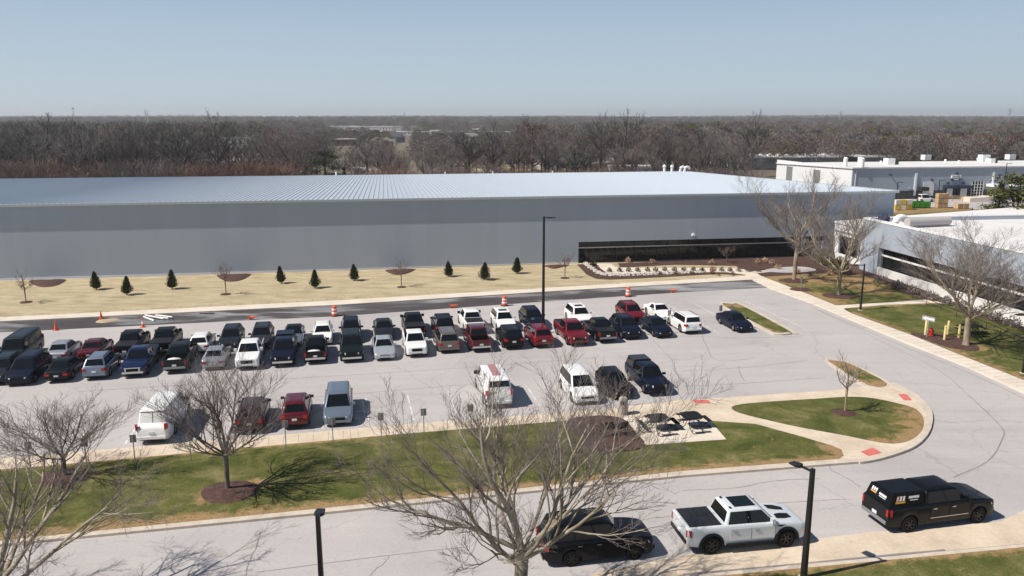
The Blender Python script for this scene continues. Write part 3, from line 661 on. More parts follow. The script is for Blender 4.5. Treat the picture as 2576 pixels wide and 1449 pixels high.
PLATE=pmat('licence_plate',(.72,.73,.74),.5); TONN=pmat('bed_cover_vinyl',(.018,.019,.022),.5,spec=.3); BUMPG=pmat('grey_bumper_metal',(.28,.28,.29),.4,.4); SEAMM=pmat('panel_gap',(.004,.004,.004),.8)
def lerp(a,b,t): return a+(b-a)*t
def interp(tab,x):
    if x<=tab[0][0]: return tab[0][1]
    for i in range(len(tab)-1):
        if x<=tab[i+1][0]:
            a,b=tab[i],tab[i+1]; return lerp(a[1],b[1],(x-a[0])/(b[0]-a[0]+1e-9))
    return tab[-1][1]
KIND={
 'sedan':dict(L=4.75,W=1.82,H=1.45,gc=.17,r=.33,fw=.92,wb=2.78,hf=.66,hc=.93,hd=1.0,ws=(1.30,2.10),rr=(3.42,4.22),rw=.60,side=2,tail=.86),
 'coupe':dict(L=4.70,W=1.84,H=1.40,gc=.16,r=.34,fw=.92,wb=2.72,hf=.66,hc=.92,hd=.98,ws=(1.45,2.25),rr=(3.20,4.20),rw=.58,side=1,tail=.86),
 'hatch':dict(L=4.35,W=1.80,H=1.50,gc=.17,r=.33,fw=.88,wb=2.62,hf=.70,hc=.96,hd=.98,ws=(1.05,1.85),rr=(3.75,4.22),rw=.60,side=2,tail=.9),
 'suv':dict(L=4.65,W=1.87,H=1.69,gc=.21,r=.36,fw=.90,wb=2.70,hf=.86,hc=1.08,hd=1.08,ws=(1.15,1.90),rr=(4.02,4.50),rw=.64,side=3,tail=1.0),
 'boxsuv':dict(L=4.60,W=1.86,H=1.74,gc=.22,r=.37,fw=.86,wb=2.66,hf=.98,hc=1.12,hd=1.12,ws=(1.35,1.85),rr=(4.30,4.50),rw=.70,side=3,tail=1.05),
 'bigsuv':dict(L=5.15,W=1.98,H=1.88,gc=.23,r=.39,fw=.95,wb=2.95,hf=1.02,hc=1.20,hd=1.20,ws=(1.35,2.05),rr=(4.72,5.02),rw=.72,side=3,tail=1.1),
 'minivan':dict(L=5.10,W=1.97,H=1.76,gc=.17,r=.35,fw=.95,wb=3.0,hf=.80,hc=1.04,hd=1.06,ws=(1.0,1.95),rr=(4.55,4.95),rw=.70,side=3,tail=1.0),
 'van':dict(L=5.70,W=2.01,H=2.12,gc=.22,r=.38,fw=.95,wb=3.43,hf=.98,hc=1.24,hd=1.26,ws=(1.00,1.75),rr=(5.42,5.62),rw=.80,side=0,tail=1.1),
 'pickup':dict(L=5.70,W=1.96,H=1.84,gc=.27,r=.39,fw=.95,wb=3.5,hf=1.0,hc=1.18,hd=1.20,ws=(1.40,2.10),rr=(3.58,3.80),rw=.70,side=2,tail=1.1,bed=(3.88,5.62)),
 'smallpickup':dict(L=5.30,W=1.86,H=1.77,gc=.27,r=.38,fw=.92,wb=3.23,hf=.98,hc=1.12,hd=1.14,ws=(1.35,2.02),rr=(3.40,3.60),rw=.66,side=2,tail=1.1,bed=(3.68,5.22)),
 'hugepickup':dict(L=5.90,W=2.12,H=2.00,gc=.38,r=.455,fw=1.02,wb=3.70,hf=1.14,hc=1.33,hd=1.36,ws=(1.48,2.22),rr=(3.85,4.08),rw=.76,side=2,tail=1.2,bed=(4.18,5.80)),
}
WHEELS={}
def wheel_mesh(r,wd,rimm):
    k=(r,wd,rimm.name+str(id(rimm)))
    if k not in WHEELS:
        # axis along local Y
        def lathe_y(prof,n,mi,mb):
            vs=[]
            for rr,y in prof:
                for i in range(n):
                    a=2*math.pi*i/n; vs.append((rr*math.cos(a),y,rr*math.sin(a)))
            fs=[]
            for j in range(len(prof)-1):
                for i in range(n): fs.append((j*n+i,(j+1)*n+i,(j+1)*n+(i+1)%n,j*n+(i+1)%n))
            mb.add(vs,fs,mi)
        t=MB(); h=wd/2
        lathe_y([(r*.62,h*.92),(r*.66,h),(r*.90,h),(r*.98,h*.75),(r,h*.4),(r,-h*.4),(r*.98,-h*.75),(r*.90,-h),(r*.3,-h)],22,0,t)
        tm=mkmesh('wheel',t.v,t.f,[RUB],smooth=True,angle=50)
        q=MB()
        lathe_y([(r*.62,h*.90),(r*.58,h*.90),(r*.55,h*.35),(.01,h*.35)],22,1,q)
        ns=6
        for s in range(ns):
            a=2*math.pi*s/ns; ca,sa=math.cos(a),math.sin(a)
            vs=[]
            for rr,wq,y in ((r*.06,.05,h*.75),(r*.58,.035,h*.88)):
                for sgn in (-1,1): vs.append((rr*ca-sgn*wq*sa,y,rr*sa+sgn*wq*ca))
            for rr,wq,y in ((r*.06,.05,h*.35),(r*.58,.035,h*.35)):
                for sgn in (-1,1): vs.append((rr*ca-sgn*wq*sa,y,rr*sa+sgn*wq*ca))
            q.add(vs,[(0,1,3,2),(0,2,6,4),(1,5,7,3)],0)
        lathe_y([(r*.62,h*.93),(r*.56,h*.93)],22,0,q); lathe_y([(r*.16,h*.8),(.005,h*.85)],10,0,q)
        rm=mkmesh('rim',q.v,q.f,[rimm,PLAS],q.m,smooth=False)
        WHEELS[k]=(tm,rm)
    return WHEELS[k]
def quadpatch(P,t0,t1,off=.008,seg=1):
    """P: function (u,v)->Vector ; builds a patch offset outward"""
    pass
def vehicle(name,kind,col,near,ang,label,group=None,facing='S',roofmat=None,cover=None,rim=None,detail=0,cat='car',center=None,**o):
    """near: picture point under the end of the vehicle nearest the camera; ang: direction the row points away from the camera"""
    S=dict(KIND[kind]); S.update(o.get('dim',{}))
    L,W,H=S['L'],S['W'],S['H']; hw=W/2
    if center is not None: cx,cy=center; head=ang
    else:
        dy_=(14 if group==GA else 4 if group==GB else 0)
        g=G(near[0]-dy_*.35*(near[0]-800)/-1000 if False else near[0],near[1]+dy_); d=(math.cos(ang),math.sin(ang)); cx,cy=g[0]+d[0]*L*.93/2,g[1]+d[1]*L*.93/2
        head=ang+(math.pi if facing=='S' else 0)
    root=empty(name,(cx,cy,.006),head,label,cat,group); VS=.93 if center is None else .95; root.scale=(VS,VS,VS)
    X=lambda s: L/2-s           # distance from the nose -> local x
    ws0,ws1=S['ws']; rr1,rr0=S['rr']; bed=S.get('bed')
    r=S['r']; ax=[S['fw'],S['fw']+S['wb']]; ra=r+.065
    gc=S['gc']
    # upper outline of the lower body: (s, z)
    top=[(0,S['hf']-.16),(.04,S['hf']-.06),(.16,S['hf']),(.5*ws0,lerp(S['hf'],S['hc'],.62)),(ws0,S['hc']),(rr0 if not bed else L*.55,S['hd'])]
    if not bed and rr0<L-.35: top+=[(L-.45,S['hd']-.02),(L-.10,S['tail']+.06),(L,S['tail']-.12)]
    elif bed: top+=[(L-.05,S['hd']+.01),(L,S['hd']-.03)]
    else: top+=[(L-.06,S['tail']+.03),(L,S['tail']-.12)]
    plan=[(0,.80),(.08,.90),(.25,.965),(.6,.99),(1.0,1.0),(L-.8,1.0),(L-.3,.98),(L-.08,.93 if not bed else .96),(L,.86 if not bed else .94)]
    bot=[(0,gc+.10),(.12,gc+.02),(.5,gc),(L-.6,gc),(L-.15,gc+.07),(L,gc+.17)]
    st={0,.04,.1,.18,.32,ws0,ws0*.5,ws0+.3,rr0,L-.45,L-.3,L-.15,L-.06,L,L*.5}
    for a in ax:
        for k in range(-6,7):
            st.add(a+ra*math.sin(k/6*math.pi/2)*.9999)
        st.add(a-ra-.004); st.add(a+ra+.004)
    if bed: st|={bed[0],bed[0]-.01,bed[1],bed[1]+.01}
    st=sorted(x for x in st if 0<=x<=L); ss=[st[0]]
    for x in st[1:]:
        if x-ss[-1]>.0035: ss.append(x)
    openbed=bed and cover=='open'
    mb=MB(); rows=None; floor=.72+(S['hd']-1.2)
    for s in ss:
        zt=interp(top,s); w_=hw*interp(plan,s); zb=interp(bot,s)
        for a in ax:
            if abs(s-a)<ra: zb=max(zb,r+math.sqrt(max(0,ra*ra-(s-a)**2)))
        zb=min(zb,zt-.10); zi=zt
        if openbed and bed[0]<=s<=bed[1]: zi=floor
        zm=max(zb+.04,min(.62+gc*.4,zt-.16)); z4=max(zm+.02,zt-.10)
        x=X(s)
        half=[(.02,zb),(w_*.84,zb),(w_*.965,zb+.02),(w_*.995,max(zb+.03,zm-.16)),(w_,max(zb+.035,zm)),(w_*.985,z4),(w_*.945,zt-.03),(w_*.90,zt),(w_*.86,zt+.003),(w_*.855,zi+.003),(w_*.45,zi+(.022 if not bed else .008)),(.0,zi+(.03 if not bed else .01))]
        ring=[(x,y,z) for y,z in half]+[(x,-y,z) for y,z in half[-2::-1]]
        rows=len(ring); mb.v+=ring
    n=len(ss)
    for i in range(n-1):
        for j in range(rows-1):
            a=i*rows+j; mb.f.append((a,a+1,a+rows+1,a+rows)); mb.m.append(0)
    mb.f.append(tuple(range(rows))[::-1]); mb.m.append(0)
    mb.f.append(tuple((n-1)*rows+j for j in range(rows))); mb.m.append(0)
    mb.build('body',col,root,smooth=True,angle=38)
    ub=MB(); ub.box(X(L-.25),X(.25),-hw*.80,hw*.80,gc-.01,S['hc']-.32 if not openbed else floor-.05); ub.build('underbody',PLAS,root)
    # cabin
    zr=H; zb=min(S['hc'],S['hd'])-.06; rw=S['rw']; bw=hw*.90
    rr0c=min(rr0,L-.10)
    def cab(t,s01,y01):      # t height 0..1 ; s01 fore-aft 0..1 ; y01 -1..1
        f=lerp(ws0,ws1,t); b=lerp(rr0c,rr1,t); wd=lerp(bw,rw,t)
        return Vector((X(lerp(f,b,s01)),wd*y01,lerp(zb,zr-.05,t)))
    lev=[(0,0,1),(.5,0,1),(.9,0,1),(.97,.012,.975)]
    mb=MB(); ringn=None
    def ring(t,inset,sc,zadd=0):
        pts=[]
        cr=.07
        for sx_,sy_ in ((0,1),(1,1),(1,-1),(0,-1)):
            for q in range(3):
                a=q/2*math.pi/2
                # corner rounding
                ex=cr*(1-math.sin(a)) if (sx_,sy_) in ((1,1),(0,-1)) else cr*(1-math.cos(a))
                ey=cr*(1-math.cos(a)) if (sx_,sy_) in ((1,1),(0,-1)) else cr*(1-math.sin(a))
                if (sx_,sy_)==(0,1): ex,ey=cr*(1-math.cos(a))*.6+0,cr*(1-math.sin(a))
                p=cab(t,sx_,sy_)
                p.x+= (-ex if sx_==0 else ex)-(inset if sx_==0 else -inset); p.y-= sy_*ey; p.y*=sc; p.z+=zadd
                pts.append(p)
        return pts
    def rect(t,ins,sc,zadd=0):
        out=[]; cr=.10 if kind!='van' else .15
        f=lerp(ws0,ws1,t)+ins; b=lerp(rr0c,rr1,t)-ins; wd=lerp(bw,rw,t)*sc; z=lerp(zb,zr-.05,t)+zadd
        for cxs,cys,a0 in ((f+cr,wd-cr,90),(b-cr,wd-cr,0),(b-cr,-(wd-cr),-90),(f+cr,-(wd-cr),-180)):
            for q in range(4):
                a=R(a0-q*30) if False else None
                ang_=R({90:180,0:90,-90:0,-180:-90}[a0]-q*30)
                out.append(Vector((X(cxs+cr*math.cos(ang_)),cys+cr*math.sin(ang_),z)))
        return out
    rings=[rect(0,0,1),rect(.5,0,1.01),rect(.93,0,1),rect(1.0,.035,.965,-.0),rect(1.0,.16,.86,.035),rect(1.0,.42,.5,.05)] if kind!='van' else [rect(0,0,1),rect(.45,0,1.012),rect(.88,0,1.0),rect(.97,.015,.975),rect(1.0,.07,.92,.01),rect(1.0,.2,.78,.035),rect(1.0,.5,.4,.045)]
    m_=len(rings[0])
    for rg in rings: mb.v+=[tuple(v) for v in rg]
    for i in range(len(rings)-1):
        for j in range(m_):
            a=i*m_+j; b_=i*m_+(j+1)%m_; mb.f.append((a,b_,b_+m_,a+m_)); mb.m.append(0)
    mb.f.append(tuple((len(rings)-1)*m_+j for j in range(m_))); mb.m.append(0)
    # fix winding with bmesh
    ob=mb.build('cabin',roofmat or col,root,smooth=True,angle=40)
    bm=bmesh.new(); bm.from_mesh(ob.data); bmesh.ops.recalc_face_normals(bm,faces=bm.faces[:]); bm.to_mesh(ob.data); bm.free()
    def patch(pname,corners,nrm,mat=GLASS,par=None,th=.012):
        nn=Vector(nrm).normalized(); c=[Vector(p)+nn*.004 for p in corners]; k=len(c)
        vs=[tuple(p) for p in c]+[tuple(p+nn*th) for p in c]
        fs=[tuple(range(k))[::-1],tuple(range(k,2*k))]+[(i,(i+1)%k,k+(i+1)%k,k+i) for i in range(k)]
        me=mkmesh(pname,vs,fs,mat)
        bm=bmesh.new(); bm.from_mesh(me); bmesh.ops.recalc_face_normals(bm,faces=bm.faces[:]); bm.to_mesh(me); bm.free()
        return mkobj(pname,me,par or root)
    def nrm(a,b,c): return (Vector(b)-Vector(a)).cross(Vector(c)-Vector(a))
    def outward(v,ref): return v if v.dot(ref)>0 else -v
    t0=.10; t1=.92
    c=[cab(t0,0,-.90),cab(t0,0,.90),cab(t1,0,.86),cab(t1,0,-.86)]
    patch('windscreen',c,outward(nrm(*c[:3]),Vector((1,0,.3))))
    t0r=.16 if not bed else .2
    if kind=='van': t0r=.45
    if kind in('suv','bigsuv','boxsuv','minivan','hatch'): t0r=.22
    c=[cab(t0r,1,-.86),cab(t0r,1,.86),cab(.90,1,.84),cab(.90,1,-.84)]
    if not o.get('blind'): patch('rear_window',c,outward(nrm(*c[:3]),Vector((-1,0,.2))))
    Lb=rr0c-ws0
    for sg in (1,-1):
        cuts={1:[(.08,.62)],2:[(.06,.49),(.515,.93)],3:[(.06,.345),(.37,.635),(.66,.95)],0:[(.03,.19)]}[S['side']]
        if S['side']>=1:
            a_,b_=cuts[0][0]-.012,cuts[-1][1]+.012
            pts=[cab(.085,a_,sg),cab(.085,b_,sg),cab(.935,b_,sg),cab(.935,a_,sg)]; patch('window_trim',pts,outward(nrm(*pts[:3]),Vector((0,sg,.3))),SEAMM,th=.004)
        for a,b in cuts:
            # lower corners follow belt; upper corners are clipped by the slanted screens
            def sp_(frac,t):
                return cab(t,frac,1)
            lo,hi=.11,.92
            pts=[cab(lo,a,sg),cab(lo,b,sg),cab(hi,b,sg),cab(hi,a,sg)]
            patch('side_window',pts,outward(nrm(*pts[:3]),Vector((0,sg,.3))))
        # mirrors
        mx=X(ws0+.30); mb=MB(); mb.box(mx-.09,mx+.07,min(sg*(bw+.02),sg*(bw+.27)),max(sg*(bw+.02),sg*(bw+.27)),S['hc']+.02,S['hc']+.17 if kind not in('hugepickup','pickup','van') else S['hc']+.26)
        mo=mb.build('mirror',o.get('mirror',col),root)
        if kind in ('suv','bigsuv','minivan','boxsuv') and o.get('rails',True):
            a=cab(1,.06,sg*.90); b=cab(1,.92,sg*.90); mb=MB(); mb.tube([a+Vector((0,0,.0)),a+Vector((-.12,0,.05)),b+Vector((.12,0,.05)),b],.022,6); mb.build('roof_rail',o.get('railmat',PLAS),root)
    # wheels
    tm,rm=wheel_mesh(r,.24 if kind!='hugepickup' else .31,rim or RIM)
    for a in ax:
        for sg in (1,-1):
            wl=mkobj('wheel',tm,root,(X(a),sg*(hw-.125 if kind!='hugepickup' else hw-.13),r)); ri=mkobj('rim',rm,wl)
            if sg<0: wl.rotation_euler=(0,0,math.pi)
    # nose and tail
    zf=S['hf']; nosew=hw*.80
    def fb(pname,mat,s,y0,y1,z0,z1,dep=.03,par=None):
        x=X(s); mb=MB(); e=dep if s<1 else -dep
        mb.box(min(x,x+e),max(x,x+e),y0,y1,z0,z1); return mb.build(pname,mat,par or root)
    big=kind in('pickup','hugepickup','smallpickup','bigsuv')
    gm=o.get('grille',PLAS); 
    fb('grille',gm,.0,-hw*.46,hw*.46,zf-(.46 if big else .36),zf-.13,.025)
    if o.get('chromegrille'):
        fb('grille_frame',CHR,.0,-hw*.56,hw*.56,zf-.16,zf-.09,.05); fb('grille_frame',CHR,.0,-hw*.56,hw*.56,zf-.54,zf-.46,.05)
        for sg in(1,-1): fb('grille_frame',CHR,.0,min(sg*hw*.47,sg*hw*.56),max(sg*hw*.47,sg*hw*.56),zf-.455,zf-.165,.05)
    fb('front_bumper',o.get('bumper',col if not o.get('chromegrille') else CHR),.0,-nosew,nosew,gc+.16,gc+.32,.06)
    fb('air_intake',PLAS,.0,-hw*.5,hw*.5,gc+.08,gc+.155,.03)
    for sg in (1,-1):
        mb=MB(); y0,y1=hw*.50,hw*.86
        z0,z1=zf-(.26 if big else .20),zf-(.10 if big else .09)
        x0=X(.0)
        vs=[(x0+.03,sg*y0,z0),(x0-.10,sg*y1*1.04,z0),(x0-.30,sg*hw*.975,z0+.05),(x0+.02,sg*y0,z1),(x0-.10,sg*y1*1.03,z1),(x0-.34,sg*hw*.965,z1+.01),(x0-.2,sg*y0,z0),(x0-.2,sg*y0,z1)]
        mb.add(vs,[(0,1,4,3),(1,2,5,4),(3,4,5,7),(0,6,2,1),(0,3,7,6),(2,6,7,5)])
        ob=mb.build('headlight',LAMP,root)
        bm=bmesh.new(); bm.from_mesh(ob.data); bmesh.ops.recalc_face_normals(bm,faces=bm.faces[:]); bm.to_mesh(ob.data); bm.free()
    tz=S['tail']; xr=L
    for sg in (1,-1):
        if bed: a0,a1,b0,b1=hw*.80,hw*.955,S['hd']-.44,S['hd']-.10
        elif kind=='van': a0,a1,b0,b1=hw*.80,hw*.93,1.0,1.36
        elif kind in('suv','bigsuv','minivan','boxsuv'): a0,a1,b0,b1=hw*.60,hw*.90,tz-.24,tz-.02
        else: a0,a1,b0,b1=hw*.52,hw*.90,tz-.26,tz-.08
        x=X(L); ds=hw*(.98) 
        vs=[(x-.022,sg*a0,b0),(x-.022,sg*a1*.96,b0),(x+.20,sg*ds*1.004,b0),(x-.022,sg*a0,b1),(x-.022,sg*a1*.96,b1),(x+.20,sg*ds*1.004,b1),(x+.2,sg*a0,b0),(x+.2,sg*a0,b1)]
        mb=MB(); mb.add(vs,[(0,1,4,3),(1,2,5,4),(3,4,5,7),(0,6,2,1),(0,3,7,6),(2,6,7,5)])
        ob=mb.build('tail_light',TAIL,root)
        bm=bmesh.new(); bm.from_mesh(ob.data); bmesh.ops.recalc_face_normals(bm,faces=bm.faces[:]); bm.to_mesh(ob.data); bm.free()
    fb('rear_bumper',o.get('rbumper',CHR if bed and o.get('chromegrille') else (BUMPG if bed else col)),L,-hw*.86,hw*.86,gc+.20,gc+.36,.07)
    fb('licence_plate',PLATE,L,-.16,.16,tz-.36 if not bed else gc+.40,tz-.22 if not bed else gc+.54,.035)
    if kind=='van':
        c=[cab(.86,1,-.93),cab(.86,1,.93),cab(.90,1,.92),cab(.90,1,-.92)]; patch('rear_trim',c,Vector((-1,0,.2)),SEAMM)
        c=[cab(.02,1,-.012),cab(.02,1,.012),cab(.86,1,.012),cab(.86,1,-.012)]; patch('door_gap',c,Vector((-1,0,.1)),SEAMM)
        for fr in (.24,.27,.62):
            for sg in (1,-1):
                pts=[cab(.02,fr,sg),cab(.02,fr+.004,sg),cab(.9,fr+.004,sg),cab(.9,fr,sg)]; patch('door_gap',pts,outward(nrm(*pts[:3]),Vector((0,sg,.3))),SEAMM,th=.006)
    if kind in('suv','bigsuv','minivan','hatch','boxsuv'):
        fb('rear_skirt',PLAS,L,-hw*.78,hw*.78,gc+.10,gc+.195,.03)
    # pickup beds
    if bed:
        b0,b1=X(bed[1]-.03),X(bed[0]+.03); z=S['hd']
        if cover=='open':
            mb=MB(); yb=hw*.845
            z0=floor+.02
            mb.box(b0,b1,-yb,yb,z0-.01,z0)
            mb.box(b0,b1,yb-.01,yb,z0+.003,z-.01); mb.box(b0,b1,-yb,-yb+.01,z0+.003,z-.01); mb.box(b0,b0+.01,-yb+.013,yb-.013,z0+.003,z-.01); mb.box(b1-.01,b1,-yb+.013,yb-.013,z0+.003,z-.01)
            mb.build('bed_liner',PLAS,root)
            if o.get('load'):
                mb=MB(); mb.lathe([(.0,z0+.004),(.34,z0+.004),(.38,z0+.2),(.25,z0+.42),(.0,z0+.5)],10,c=(0,0),M=Matrix.Translation((lerp(b0,b1,.3),.1,0))@Matrix.Scale(1.8,4,(0,1,0)))
                lo_=mb.build('sack',WHITE,None,loc=(0,0,0),smooth=True)
                lo_.matrix_world=Matrix.Translation((cx,cy,0))@Matrix.Rotation(head,4,'Z')@Matrix.Scale(VS,4); tag(lo_,o['load'],'sack')
        elif cover=='cap':
            zt=H+.01; b=MB(); yb=hw*.86; yt=S['rw']*1.04
            e0,e1=X(bed[1]+.02),X(bed[0]-.02)
            vs=[(e0,-yb,z),(e1,-yb,z),(e1,yb,z),(e0,yb,z),(e0+.20,-yt,zt-.05),(e1,-yt,zt-.05),(e1,yt,zt-.05),(e0+.20,yt,zt-.05),(e0+.30,-yt+.12,zt),(e1,-yt+.12,zt),(e1,yt-.12,zt),(e0+.30,yt-.12,zt)]
            b.add(vs,[(0,1,5,4),(2,3,7,6),(3,0,4,7),(1,2,6,5),(4,5,9,8),(6,7,11,10),(7,4,8,11),(8,9,10,11),(5,6,10,9),(0,3,2,1)])
            b.build('bed_cap',o.get('capmat',col),root)
            for sg in (1,-1):
                pl=lambda s_,t_: Vector((lerp(e0+.2*t_,e1,s_),sg*lerp(yb,yt,t_),lerp(z,zt-.05,t_)))
                if not o.get('blindcap'):
                    pts=[pl(.12,.25),pl(.9,.25),pl(.9,.85),pl(.12,.85)]; patch('cap_window',pts,outward(nrm(*pts[:3]),Vector((0,sg,.2))))
            pr=lambda y_,t_: Vector((e0+.2*t_,lerp(yb,yt,t_)*y_,lerp(z,zt-.05,t_)))
            pts=[pr(-.8,.2),pr(.8,.2),pr(.8,.9),pr(-.8,.9)]; patch('cap_rear_window',pts,Vector((-1,0,.3)))
            root['_cap']=0; del root['_cap']
            S['capgeo']=(pl,pr,e0,e1,yb,yt,z,zt)
        elif cover=='tonneau':
            for k in range(4):
                q0=lerp(b0,b1,k/4)+.012; q1=lerp(b0,b1,(k+1)/4)-.012
                mb=MB(); mb.box(q0,q1,-hw*.84,hw*.84,z+.012,z+.045); mb.build('bed_cover',TONN,root)
        else:
            mb=MB(); mb.box(b0,b1,-hw*.84,hw*.84,z+.012,z+.04); mb.build('bed_cover',TONN,root)
    if o.get('sunroof'):
        mb=MB(); s0,s1=lerp(ws1,rr1,.12),lerp(ws1,rr1,.42); mb.box(X(s1),X(s0),-.40,.40,H-.02,H+.012); mb.build('sunroof',GLASS,root)
    if o.get('doors'):
        gx=o['doors']
        for sg in (1,-1):
            for a,b in gx:
                mb=MB(); y=sg*(hw*1.0)
                z0,z1=gc+.24,S['hc']-.13
                mb.box(X(b)+.012,X(a)-.012,min(y,y+sg*.012),max(y,y+sg*.012),z0,z1)
                d_=mb.build('door',col,root)
                mb=MB(); hxp=X(b)+.12
                mb.box(hxp,hxp+.20,min(y+sg*.013,y+sg*.05),max(y+sg*.013,y+sg*.05),z1-.10,z1-.06); mb.build('door_handle',CHR,d_)
                mb=MB(); mb.box(X(a)-.011,X(a)+.011,min(y,y+sg*.004),max(y,y+sg*.004),z0,z1); mb.build('door_gap',SEAMM,root)
    if o.get('flares'):
        for a in ax:
            for sg in (1,-1):
                mb=MB(); n_=14; r0=ra-.02; r1=ra+.10; y0,y1=sg*(hw*.93),sg*(hw+.05)
                vs=[]
                for k in range(n_+1):
                    t=math.pi*(-.06+1.12*k/n_); cc,s_=math.cos(t),math.sin(t)
                    for rr_,yy in ((r0,y0),(r0,y1),(r1,y1-sg*.03),(r1,y0)): vs.append((X(a)+rr_*cc,yy,r+rr_*s_))
                fs=[]
                for k in range(n_):
                    for q in range(4): fs.append((k*4+q,k*4+(q+1)%4,(k+1)*4+(q+1)%4,(k+1)*4+q))
                fs+=[(0,1,2,3),(n_*4+3,n_*4+2,n_*4+1,n_*4)]
                mb.add(vs,fs); ob=mb.build('fender_flare',PLAS,root)
                bm=bmesh.new(); bm.from_mesh(ob.data); bmesh.ops.recalc_face_normals(bm,faces=bm.faces[:]); bm.to_mesh(ob.data); bm.free()
    root_info=dict(X=X,L=L,hw=hw,H=H,S=S,cab=cab,patch=patch,fb=fb,cx=cx,cy=cy,head=head,ws0=ws0,ws1=ws1,rr1=rr1,rr0=rr0,bed=bed,outward=outward,nrm=nrm)
    return root,root_info
GA='vehicles in the far parking row'; GB='vehicles in the near parking row'; GC='vehicles parked along the sidewalk'
def V(*a,**k): return vehicle(*a,**k)
A_='sedan'
# far row, left to right
V('parked_van','van',GREYD,(22,912),NA,'tall dark full-size passenger van at the left end of the far row',GA,'S',cat='van',mirror=PLAS)
V('parked_sedan','sedan',SILVER,(140,902),NA,'silver sedan showing its trunk, between the dark van and the dark red sedan',GA,'N')
V('parked_sedan','sedan',MAROON,(224,897),NA,'dark red sedan showing its trunk beside the silver sedan at the left',GA,'N')
V('pickup_truck','pickup',BLACK,(315,892),NA,'black pickup with flat bed cover next to the dark red sedan',GA,'N',cat='pickup truck',cover='flat')
V('pickup_truck','pickup',BLACK,(403,884),NA,'black pickup with flat bed cover next to the white hatchback in the far row',GA,'N',cat='pickup truck',cover='flat')
V('parked_hatchback','hatch',WHITE,(500,879),NA,'white hatchback showing its dark rear window beside two black pickups',GA,'N')
V('parked_suv','suv',GREYD,(576,873),NA,'dark grey station wagon facing the camera behind the silver sedan and the big white pickup',GA,'S',cat='suv')
V('parked_sedan','suv',paint((.03,.034,.04),.2),(655,868),NA,'charcoal crossover facing the camera behind the big white pickup',GA,'S',cat='suv')
V('parked_sedan','sedan',GREYB,(737,862),NA,'grey-blue older sedan with a black roof facing the camera in the far row',GA,'S',roofmat=BLACK)
V('parked_sedan','hatch',WHITE,(812,856),NA,'white compact car facing the camera behind the black pickup with the white sack',GA,'S')
V('parked_suv','suv',NAVY,(885,850),NA,'dark navy suv facing the camera right behind the old dark green truck',GA,'S',cat='suv')
V('parked_sedan','sedan',GREYD,(969,845),NA,'dark slate sedan facing the camera right behind the silver sedan',GA,'S')
V('pickup_truck','pickup',BLACK,(1047,840),NA,'black pickup with dark bed cover right behind the small white pickup',GA,'N',cat='pickup truck',cover='flat')
V('parked_suv','boxsuv',BLACK,(1121,835),NA,'black boxy suv showing its tail lights right behind the bronze suv',GA,'N',cat='suv')
V('pickup_truck','pickup',WHITE,(1197,829),NA,'white pickup with silver tailgate and black mirrors in the far row',GA,'N',cat='pickup truck',cover='tonneau',mirror=PLAS,doors=None)
V('parked_suv','suv',WHITE,(1277,824),NA,'white suv with a sunroof left of the light pole',GA,'S',cat='suv',sunroof=True,railmat=WHITE)
V('parked_suv','suv',NAVY,(1352,819),NA,'dark navy suv with its nose by the foot of the light pole',GA,'S',cat='suv')
V('parked_suv','suv',WHITE,(1472,811),NA,'white suv with a sunroof right of the light pole',GA,'S',cat='suv',sunroof=True,railmat=WHITE)
V('parked_suv','suv',RED,(1606,803),NA,'red suv facing the camera at the right of the far row',GA,'S',cat='suv')
V('parked_sedan','coupe',WHITE,(1680,797),NA,'white coupe facing the camera next to the red suv',GA,'S')
# near row, left to right
V('parked_suv','suv',GREYD,(-16,968),NA,'dark grey suv cut off by the left edge of the picture',GB,'S',cat='suv')
V('parked_sedan','minivan',NAVY,(45,969),NA,'deep navy minivan facing the camera near the left edge',GB,'S',cat='minivan',rails=False)
V('parked_sedan','sedan',BLACK,(143,961),NA,'black sedan showing its licence plate between the navy minivan and the silver-blue suv',GB,'N')
V('parked_suv','suv',SILBLUE,(238,954),NA,'silver-blue suv with a wide dark rear window beside the bright blue pickup',GB,'N',cat='suv')
V('pickup_truck','pickup',BLUE,(335,949),NA,'bright blue pickup with a chrome grille facing the camera',GB,'S',cat='pickup truck',cover='flat',chromegrille=True,dim=dict(ws=(1.5,2.25)))
V('pickup_truck','pickup',GREEN,(440,938),NA,'black pickup with an open bed beside the bright blue pickup',GB,'N',cat='pickup truck',cover='open',load='white sack in the open bed of the truck beside the bright blue pickup')
V('parked_sedan','sedan',SILVER,(536,929),NA,'silver sedan showing its trunk, left of the big white pickup',GB,'N')
V('pickup_truck','pickup',WHITE,(622,929),NA,'big white pickup with a dark grille facing the camera',GB,'S',cat='pickup truck',cover='flat')
V('pickup_truck','pickup',NAVY,(711,922),NA,'dark navy pickup with a chrome bumper right of the big white pickup',GB,'S',cat='pickup truck',cover='cap',bumper=CHR)
V('pickup_truck','smallpickup',BLACK,(794,914),NA,'black pickup with an open bed in front of the white compact car',GB,'N',cat='pickup truck',cover='open',rbumper=CHR,load='white sack in the open bed of the black pickup in the row centre')
V('old_truck','bigsuv',GREEN,(886,910),NA,'old dark green suv with a chrome bumper facing the camera',GB,'S',cat='suv',bumper=CHR,chromegrille=False)
V('parked_sedan','sedan',paint((.50,.52,.55),.45,.3),(969,905),NA,'bright silver sedan facing the camera left of the small white pickup',GB,'S')
V('pickup_truck','smallpickup',WHITE,(1050,897),NA,'small white pickup facing the camera beside the bright silver sedan',GB,'S',cat='pickup truck',cover='flat')
V('parked_suv','minivan',TAN,(1132,886),NA,'bronze suv showing its rear between the small white pickup and the dark red pickup',GB,'N',cat='suv',dim=dict(L=4.9))
